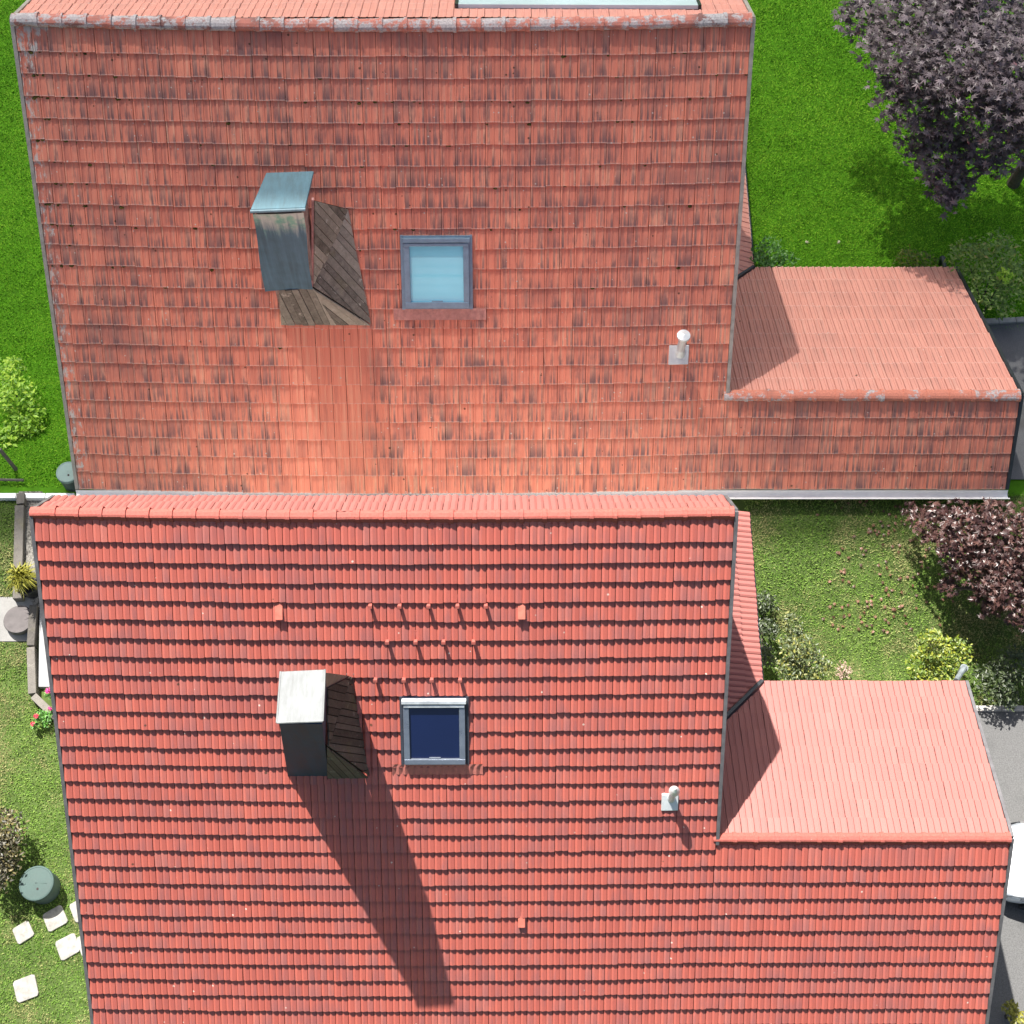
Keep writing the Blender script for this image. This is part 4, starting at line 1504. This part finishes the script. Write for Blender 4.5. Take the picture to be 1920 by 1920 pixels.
shrub('shrub', [(1435, 1130, 22, 0.7, .9), (1440, 1180, 22, 0.7, .9), (1432, 1230, 22, 0.6, .9)], 900, 0.08, L_dark, 'dark shrub row in the shade against the side wall')
shrub('shrub', [(1895, 1890, 16, 0.5, .8), (1908, 1915, 18, 0.5, .8)], 220, 0.09, L_straw, 'yellow leafy plant at the lower right corner of the drive', tilt=0.8)
shrub('hedge', [(8, 1560, 42, 0.7, .8), (12, 1605, 36, 0.7, .8), (-5, 1640, 34, 0.8, .8), (-20, 1590, 44, 0.9, .8)], 2300, 0.09, leaf_mat('dry_hedge_leaf', (0.0, (0.012, 0.011, 0.007)), (0.5, (0.04, 0.035, 0.015)), (0.9, (0.17, 0.14, 0.05))), 'dry brownish hedge at the left edge above the round tank', 'hedge')

# ------------------------------------------------------------------ things in the gardens
M_lid_pale = plain('grey_green_plastic', (0.20, 0.29, 0.27), 0.6, 0.3, var=0.12, scale=3)
M_lid_sun_offset = plain('sun_offset_plastic', (0.060, 0.095, 0.088), 0.65, 0.2, var=0.15, scale=3)  # same plastic as the pale lid, darkened to offset the stronger sun


def tank(u, v, rad, z, label, M_lid, group=None):
    c = at_z(u, v, gz(*at_z(u, v, 0).xy) + z)
    b = Vector((c.x, c.y, gz(c.x, c.y)))
    r = empty('water_tank', b, label, 'water tank', group)
    MB().lathe(b, [(rad * 0.92, -0.05), (rad * 0.95, z - 0.06)], 36).build('barrel', plain('dark_barrel', (0.06, 0.09, 0.085), 0.6), r)
    MB().lathe(b, [(rad, z - 0.07), (rad, z - 0.02), (rad * 0.97, z), (rad * 0.9, z + 0.006), (rad * 0.88, z), (0.02, z + 0.012)], 48).build('lid', M_lid, r)
    MB().lathe(b + Vector((rad * 0.12, -rad * 0.32, z)), [(0.022, 0.0), (0.022, 0.014)], 10).build('plug', M_dark, r)
    # moulded line across the lid
    for i in range(9):
        x = b.x - rad * 0.05 + i * rad * 0.075
        MB().box(x, x + rad * 0.05, b.y - rad * 0.02, b.y + rad * 0.025, b.z + z + 0.002, b.z + z + 0.012).build('lid_rib', M_lid, r)


tank(127, 885, 0.25, 0.5, 'grey-green round tank lid half hidden by the upper verge', M_lid_pale)
tank(68, 1656, 0.335, 0.55, 'grey-green round tank lid in dappled shade by the stepping stones', M_lid_sun_offset)

M_slab = plain('white_slab', (0.27, 0.26, 0.24), 0.9, 0.15, var=0.3, scale=9)
for u, v, w, rot, lab in ((103, 1722, 0.19, 30, 'white stepping stone just below the round tank'), (43, 1748, 0.165, 32, 'white stepping stone nearest the left edge, in the middle row'),
                          (127, 1775, 0.195, 30, 'white stepping stone between two others near the verge'), (152, 1705, 0.19, 28, 'white stepping stone half under the verge, uppermost'),
                          (166, 1768, 0.19, 28, 'sliver of white stepping stone under the verge, lower'), (48, 1853, 0.205, 22, 'white stepping stone set apart at the lower left')):
    c = ground(u, v, 0.04)
    mb = MB()
    poly = []
    for i in range(4):
        for jit in (-0.12, 0.12):
            a = math.radians(rot + 45 + 90 * i) + jit * 0.9
            rr = w * 1.33 * random.uniform(0.93, 1.04)
            poly.append((c.x + rr * math.cos(a), c.y + rr * math.sin(a), -0.03))
    mb.prism(poly, (0, 0, 0.075))
    tag(mb.build('stepping_stone', M_slab, None, (c.x, c.y, gz(c.x, c.y)), bevel=0.012), lab, 'paving slab', 'white stepping stones')

# raised bed edging of old sleepers, gravel, potted grass and flowers left of the lower house
ground_sheet('gravel_strip', pxpoly((36, 922), (80, 922), (105, 1140), (60, 1140)), 0.02,
             (lambda t: t.out(t.ramp(t.voro(t.pos(), 26)[0], (0.0, (0.30, 0.285, 0.26)), (0.45, (0.21, 0.20, 0.18)), (0.8, (0.07, 0.065, 0.06))), 0.9, 0.2))(NT('gravel')), 0.3)
ground_sheet('paving', pxpoly((-20, 1120), (62, 1120), (60, 1203), (-20, 1203)), 0.02, plain('pale_paving', (0.26, 0.255, 0.245), 0.85, 0.2, var=0.15, scale=3), 0.4)
SLEEP = wood_mat('grey_sleeper', (0.06, 0.055, 0.05), (0.20, 0.185, 0.165), 0.15)
r = empty('timber_edging', ground(45, 1130), 'grey weathered timber edging of the raised bed beside the lower house', 'garden edging')
for (u0, v0, u1, v1, w) in ((38, 924, 38, 944, .085), (36, 947, 32, 1122, .10), (62, 1134, 57, 1210, .085), (57, 1213, 60, 1300, .085), (62, 1304, 104, 1344, .075)):
    A, B = ground(u0, v0, 0.22), ground(u1, v1, 0.22)
    d = (B - A).normalized()
    c = Vector((-d.y, d.x, 0)) * w
    dn = Vector((0, 0, 0.4))
    MB().hexa([A - c - dn, B - c - dn, B + c - dn, A + c - dn, A - c, B - c, B + c, A + c]).build('sleeper', SLEEP, r, bevel=0.012)
c0 = [ground(u, v, 0.12) for u, v in ((74, 1138), (104, 1138), (110, 1288), (72, 1288))]
tag(MB().prism([p - Vector((0, 0, 0.14)) for p in c0], (0, 0, 0.14)).build('white_slab', plain('white_gravel_board', (0.30, 0.305, 0.31), 0.7, 0.3, var=0.06), None, bevel=0.01), 'white slab inside the timber edging under the verge', 'slab')
c = ground(36, 1163, 0.06)
tag(MB().lathe((c.x, c.y, gz(c.x, c.y)), [(0.31, 0.0), (0.315, 0.10), (0.30, 0.13), (0.02, 0.13)], 36).build('round_slab', plain('grey_stone_disc', (0.11, 0.10, 0.10), 0.85, 0.2, var=0.2)), 'round grey stone slab on pale paving beside the timber edging', 'slab')
b = ground(62, 1108)
r = empty('potted_grass', b, 'yellow ornamental grass in a black pot beside the lower verge', 'potted plant')
MB().lathe(b, [(0.17, 0.0), (0.24, 0.42), (0.26, 0.44), (0.26, 0.48), (0.22, 0.48), (0.20, 0.42)], 24).build('pot', plain('black_pot', (0.012, 0.012, 0.014), 0.5, 0.4), r)
mb = MB()
V, F = [], []
for i in range(300):
    a = random.uniform(0, 2 * math.pi)
    l = random.uniform(0.16, 0.40)
    up = random.uniform(0.25, 0.5)
    w = 0.012
    o = Vector((b.x + random.uniform(-.1, .1), b.y + random.uniform(-.1, .1), b.z + 0.42))
    dx, dy = math.cos(a), math.sin(a)
    side = Vector((-dy, dx, 0)) * w
    k = len(V)
    m = o + Vector((dx * l * .45, dy * l * .45, up))
    e = o + Vector((dx * l, dy * l, up * random.uniform(0.4, 0.9)))
    V += [o - side, o + side, m + side, m - side, e]
    F += [(k, k + 1, k + 2), (k, k + 2, k + 3), (k + 3, k + 2, k + 4)]
o = obj('blades', np_mesh('blades', [tuple(p) for p in V], F, np.repeat(rng.uniform(0, 1, 300), 3)), L_straw, r)
o['kind'] = 'stuff'


def flower(u, v, z, rad, mat, label):
    c = at_z(u, v, gz(*at_z(u, v, 0).xy) + z)
    g0 = Vector((c.x, c.y, gz(c.x, c.y)))
    r = empty('flower', g0, label, 'flower')
    MB().tube([g0, c], [0.008, 0.006], 5).build('stem', plain('stem_green', (0.05, 0.12, 0.03)), r)
    pts = scatter_in([(c.x, c.y, c.z, rad, rad, rad * 0.7)], 60, 0.2)
    foliage(r, pts, 'oval', rad * 0.8, mat, 0.8, name='petals')
    pts = scatter_in([(c.x, c.y, c.z - 0.15, rad * 2, rad * 2, 0.12)], 60, 0.2)
    foliage(r, pts, 'oval', 0.07, L_green, 0.8, name='leaves')


flower(90, 1296, 0.5, 0.07, L_pink, 'pink flower head inside the corner of the timber edging')
flower(94, 1329, 0.4, 0.045, L_pink, 'small pink flower against the verge below the edging')
flower(68, 1343, 0.4, 0.055, L_red, 'red flower head below the timber edging')
flower(61, 1357, 0.35, 0.045, L_red, 'smaller red flower on the grass, lowest of the group')
shrub('flower_bush', [(85, 1348, 16, 0.2, .8), (78, 1342, 12, 0.25, .8)], 260, 0.06, L_green, 'small leafy bush under the red flowers', 'plant')

# wooden post with rail at the left edge beside the bright bush
b = ground(30, 880)
r = empty('wooden_post', b, 'leaning grey wooden post at the left edge below the bright bush', 'post')
MB().tube([b, b + Vector((-0.12, 0.10, 0.75))], [0.045, 0.04], 8).build('post', SLEEP, r)
MB().tube([b + Vector((-0.5, -0.3, 0.12)), b + Vector((0.25, -0.32, 0.12))], [0.03, 0.03], 8).build('rail', SLEEP, r)

# downpipe spout at the annex corner of the lower house, and the dark one above
for H, u0, v0, u1, v1, z, lab, mt in ((HB, 1793, 1276, 1808, 1252, None, 'grey rainwater spout', plain('spout_grey', (0.20, 0.23, 0.24), 0.4, 0.5, 0.3)), (HA, 1772, 503, 1768, 484, None, 'dark rainwater spout', M_gutter_dark)):
    zz = H['E'].z - 0.05
    A, B = at_z(u0, v0, zz), at_z(u1, v1, zz - 0.15)
    o = MB().tube([A, A.lerp(B, 0.6), B], [0.05, 0.05, 0.06], 10).build('rainwater_spout', mt, H['root'])
    MB().tube([B, B + Vector((0, 0, -0.25))], [0.075, 0.05], 10).build('funnel', mt, o)

# fallen leaves
i = 0
P_, F_ = leaf_shape('maple')
for u, v, lab, mt in ((1512, 453, 'pale curled leaf lying on the lush lawn, left of the two', None), (1573, 452, 'white fallen leaf lying on the lush lawn, right of the two', None)):
    c = ground(u, v, 0.06)
    me = np_mesh('fallen_leaf', P_ * np.array([0.10, 0.17, 0.25]), F_)
    o = obj('fallen_leaf', me, plain('pale_leaf', (0.62, 0.58, 0.42), 0.7))
    o.location = c
    o.rotation_euler = (0.1, 0.2, 0.4 + u)
    tag(o, lab, 'leaf')
pts, V, F = [], [], []
for _ in range(170):
    u, v = random.gauss(1660, 75), random.uniform(925, 1190)
    if u < 1530 or u > 1790:
        continue
    c = ground(u, v, 0.05)
    pts.append(tuple(c))
lm = leaf_mat('fallen_maple_leaf', (0.0, (0.04, 0.02, 0.012)), (0.5, (0.13, 0.06, 0.035)), (0.95, (0.30, 0.16, 0.11)))
R = rot_mats(len(pts), 0.35)
V = (np.einsum('nij,kj->nki', R, P_ * 0.12) + np.array(pts)[:, None, :]).reshape(-1, 3)
FF = (F_[None] + (np.arange(len(pts)) * len(P_))[:, None, None]).reshape(-1, 3)
o = obj('fallen_leaves', np_mesh('fallen_leaves', V, FF, np.repeat(rng.uniform(0, 1, len(pts)), len(F_))), lm)
tag(o, 'brown fallen maple leaves strewn over the lower lawn', 'leaves', kind='stuff')


# ------------------------------------------------------------------ parked car (nose towards the house)
def car():
    zc = 0.75
    nose = at_z(1866, 1615, zc)
    y0, y1 = at_z(1890, 1695, zc).y, at_z(1890, 1537, zc).y
    w = (y1 - y0) / 2
    yc = (y0 + y1) / 2
    L = 4.2
    r = empty('parked_car', (nose.x + L / 2, yc, 0.03), 'white car parked on the concrete drive, its bonnet at the right edge', 'car')
    paint = NT('white_car_paint')
    paint.b.inputs['Coat Weight'].default_value = 0.7
    paint = paint.out((0.78, 0.80, 0.82), 0.3, 0.5)
    black = plain('black_trim', (0.012, 0.013, 0.016), 0.35, 0.5, var=0.1)
    # stations from nose to tail: x, half-width, z low, z shoulder, z crown
    st = [(0.0, .58, .32, .50, .58), (0.08, .78, .24, .58, .70), (0.30, .92, .20, .70, .82), (0.9, .98, .18, .82, .93), (1.25, .99, .18, .88, .97), (2.4, 1.0, .18, .90, .99), (3.5, .99, .18, .92, 1.0), (4.0, .93, .24, .90, .98), (4.2, .78, .34, .80, .88)]
    prof = [(-1, 'lo', 0), (-1.0, 'mid', 0), (-0.97, 'sh', 0), (-0.78, 'cr', -0.02), (-0.4, 'cr', 0.0), (0, 'cr', 0.012), (0.4, 'cr', 0.0), (0.78, 'cr', -0.02), (0.97, 'sh', 0), (1.0, 'mid', 0), (1, 'lo', 0)]
    vs, fs = [], []
    for x, hw, lo, sh, cr in st:
        for f, kz, dz in prof:
            z = {'lo': lo, 'mid': (lo + sh) / 2, 'sh': sh, 'cr': cr}[kz] + dz
            vs.append((nose.x + x, yc + f * hw * w, z))
    n = len(prof)
    for i in range(len(st) - 1):
        for j in range(n - 1):
            fs.append((i * n + j, (i + 1) * n + j, (i + 1) * n + j + 1, i * n + j + 1))
        fs.append((i * n + n - 1, (i + 1) * n + n - 1, (i + 1) * n, i * n))
    fs += [tuple(range(n)), tuple(range((len(st) - 1) * n, len(st) * n))[::-1]]
    o = MB().add(vs, fs).build('body', paint, r, smooth=True)
    md = o.modifiers.new('sub', 'SUBSURF')
    md.levels = md.render_levels = 2
    # cabin
    vs, fs = [], []
    cs = [(1.15, .86, .93), (1.75, .72, 1.36), (2.1, .70, 1.44), (3.2, .70, 1.42), (3.75, .72, 1.28), (4.1, .84, .93)]
    for x, hw, z in cs:
        vs += [(nose.x + x, yc - .9 * w, .9), (nose.x + x, yc - hw * w, z - 0.02), (nose.x + x, yc, z + 0.02), (nose.x + x, yc + hw * w, z - 0.02), (nose.x + x, yc + .9 * w, .9)]
    for i in range(5):
        for j in range(4):
            fs.append((i * 5 + j, (i + 1) * 5 + j, (i + 1) * 5 + j + 1, i * 5 + j + 1))
    o = MB().add(vs, fs).build('windows', plain('car_glass', (0.01, 0.012, 0.015), 0.08, 0.6, var=0.05), r, smooth=True)
    MB().hexa([(nose.x + 1.8, yc - .66 * w, 1.40), (nose.x + 3.6, yc - .66 * w, 1.36), (nose.x + 3.6, yc + .66 * w, 1.36), (nose.x + 1.8, yc + .66 * w, 1.40),
               (nose.x + 1.85, yc - .6 * w, 1.50), (nose.x + 3.5, yc - .6 * w, 1.48), (nose.x + 3.5, yc + .6 * w, 1.48), (nose.x + 1.85, yc + .6 * w, 1.50)]).build('car_roof', paint, r, bevel=0.03)
    for s in (-1, 1):
        MB().hexa([(nose.x + .03, yc + s * .42 * w, .50), (nose.x + .50, yc + s * .80 * w, .62), (nose.x + .60, yc + s * .97 * w, .62), (nose.x + .10, yc + s * .80 * w, .48),
                   (nose.x + .12, yc + s * .45 * w, .70), (nose.x + .55, yc + s * .72 * w, .80), (nose.x + .66, yc + s * .92 * w, .79), (nose.x + .16, yc + s * .78 * w, .66)]).build('headlight', plain('headlight', (0.35, 0.38, 0.42), 0.1, 0.7, 0.4), r, bevel=0.02)
        MB().box(nose.x + 1.35, nose.x + 1.55, yc + s * w * 1.0 - 0.08, yc + s * w * 1.0 + 0.08, .92, 1.06).build('mirror', paint, r, bevel=0.03)
        for x in (0.8, 3.35):
            MB().tube([(nose.x + x, yc + s * (w - .2), .33), (nose.x + x, yc + s * (w + 0.0), .33)], .31, 20).build('wheel', black, r)
    MB().hexa([(nose.x - .02, yc - .7 * w, .24), (nose.x + .2, yc - .9 * w, .2), (nose.x + .2, yc + .9 * w, .2), (nose.x - .02, yc + .7 * w, .24),
               (nose.x - .02, yc - .6 * w, .44), (nose.x + .2, yc - .9 * w, .44), (nose.x + .2, yc + .9 * w, .44), (nose.x - .02, yc + .6 * w, .44)]).build('grille', black, r, bevel=0.02)


car()

# ------------------------------------------------------------------ sun screen added out of view, to shade and soften light on the upper house
def added_shade_cloud():
    t = NT('added_shade_cloud')
    nt = t.t
    df, tl, tp = t.n('ShaderNodeBsdfDiffuse'), t.n('ShaderNodeBsdfTranslucent'), t.n('ShaderNodeBsdfTransparent')
    df.inputs[0].default_value = tl.inputs[0].default_value = (0.93, 0.93, 0.93, 1)
    m1, m2 = t.n('ShaderNodeMixShader'), t.n('ShaderNodeMixShader')
    m1.inputs[0].default_value = 0.6
    m2.inputs[0].default_value = SHADE_CLOUD_T
    nt.links.new(df.outputs[0], m1.inputs[1])
    nt.links.new(tl.outputs[0], m1.inputs[2])
    nt.links.new(m1.outputs[0], m2.inputs[1])
    nt.links.new(tp.outputs[0], m2.inputs[2])
    nt.links.new(m2.outputs[0], nt.nodes['Material Output'].inputs[0])
    z0 = 70.0
    pb = Vector((0, HA['ef'].y - 0.7, HA['ef'].z))
    y_edge = pb.y + (z0 - pb.z) * SUN_L.y / SUN_L.z
    xc = pb.x + (z0 - pb.z) * SUN_L.x / SUN_L.z
    nx, ny = 60, 40
    X0, X1, Y1 = xc - 55, xc + 55, y_edge + 60
    top, bot = [], []
    for j in range(ny + 1):
        for i in range(nx + 1):
            a, b = i / nx, j / ny
            x = X0 + (X1 - X0) * a
            y = y_edge + (Y1 - y_edge) * b
            e = max(0.0, math.sin(math.pi * a)) ** 0.4 * max(0.0, math.sin(math.pi * b)) ** 0.5
            w = math.sin(x * .31 + 1.7 * math.sin(y * .17)) * math.sin(y * .37 + 1.1 * math.sin(x * .23)) + 0.5 * math.sin(x * .9) * math.sin(y * .8 + 1)
            top.append((x, y, z0 + e * (4.5 + 1.4 * w)))
            bot.append((x, y, z0 - e * (1.2 + 0.3 * w)))
    V = top + bot
    o = len(top)
    F = []
    for j in range(ny):
        for i in range(nx):
            q = j * (nx + 1) + i
            F.append((q, q + 1, q + nx + 2, q + nx + 1))
            F.append((o + q, o + q + nx + 1, o + q + nx + 2, o + q + 1))
    ob = obj('added_shade_cloud', np_mesh('added_shade_cloud', V, F, smooth=True), t.m)
    ob['kind'] = 'structure'


SHADE_CLOUD_T = 0.43
added_shade_cloud()
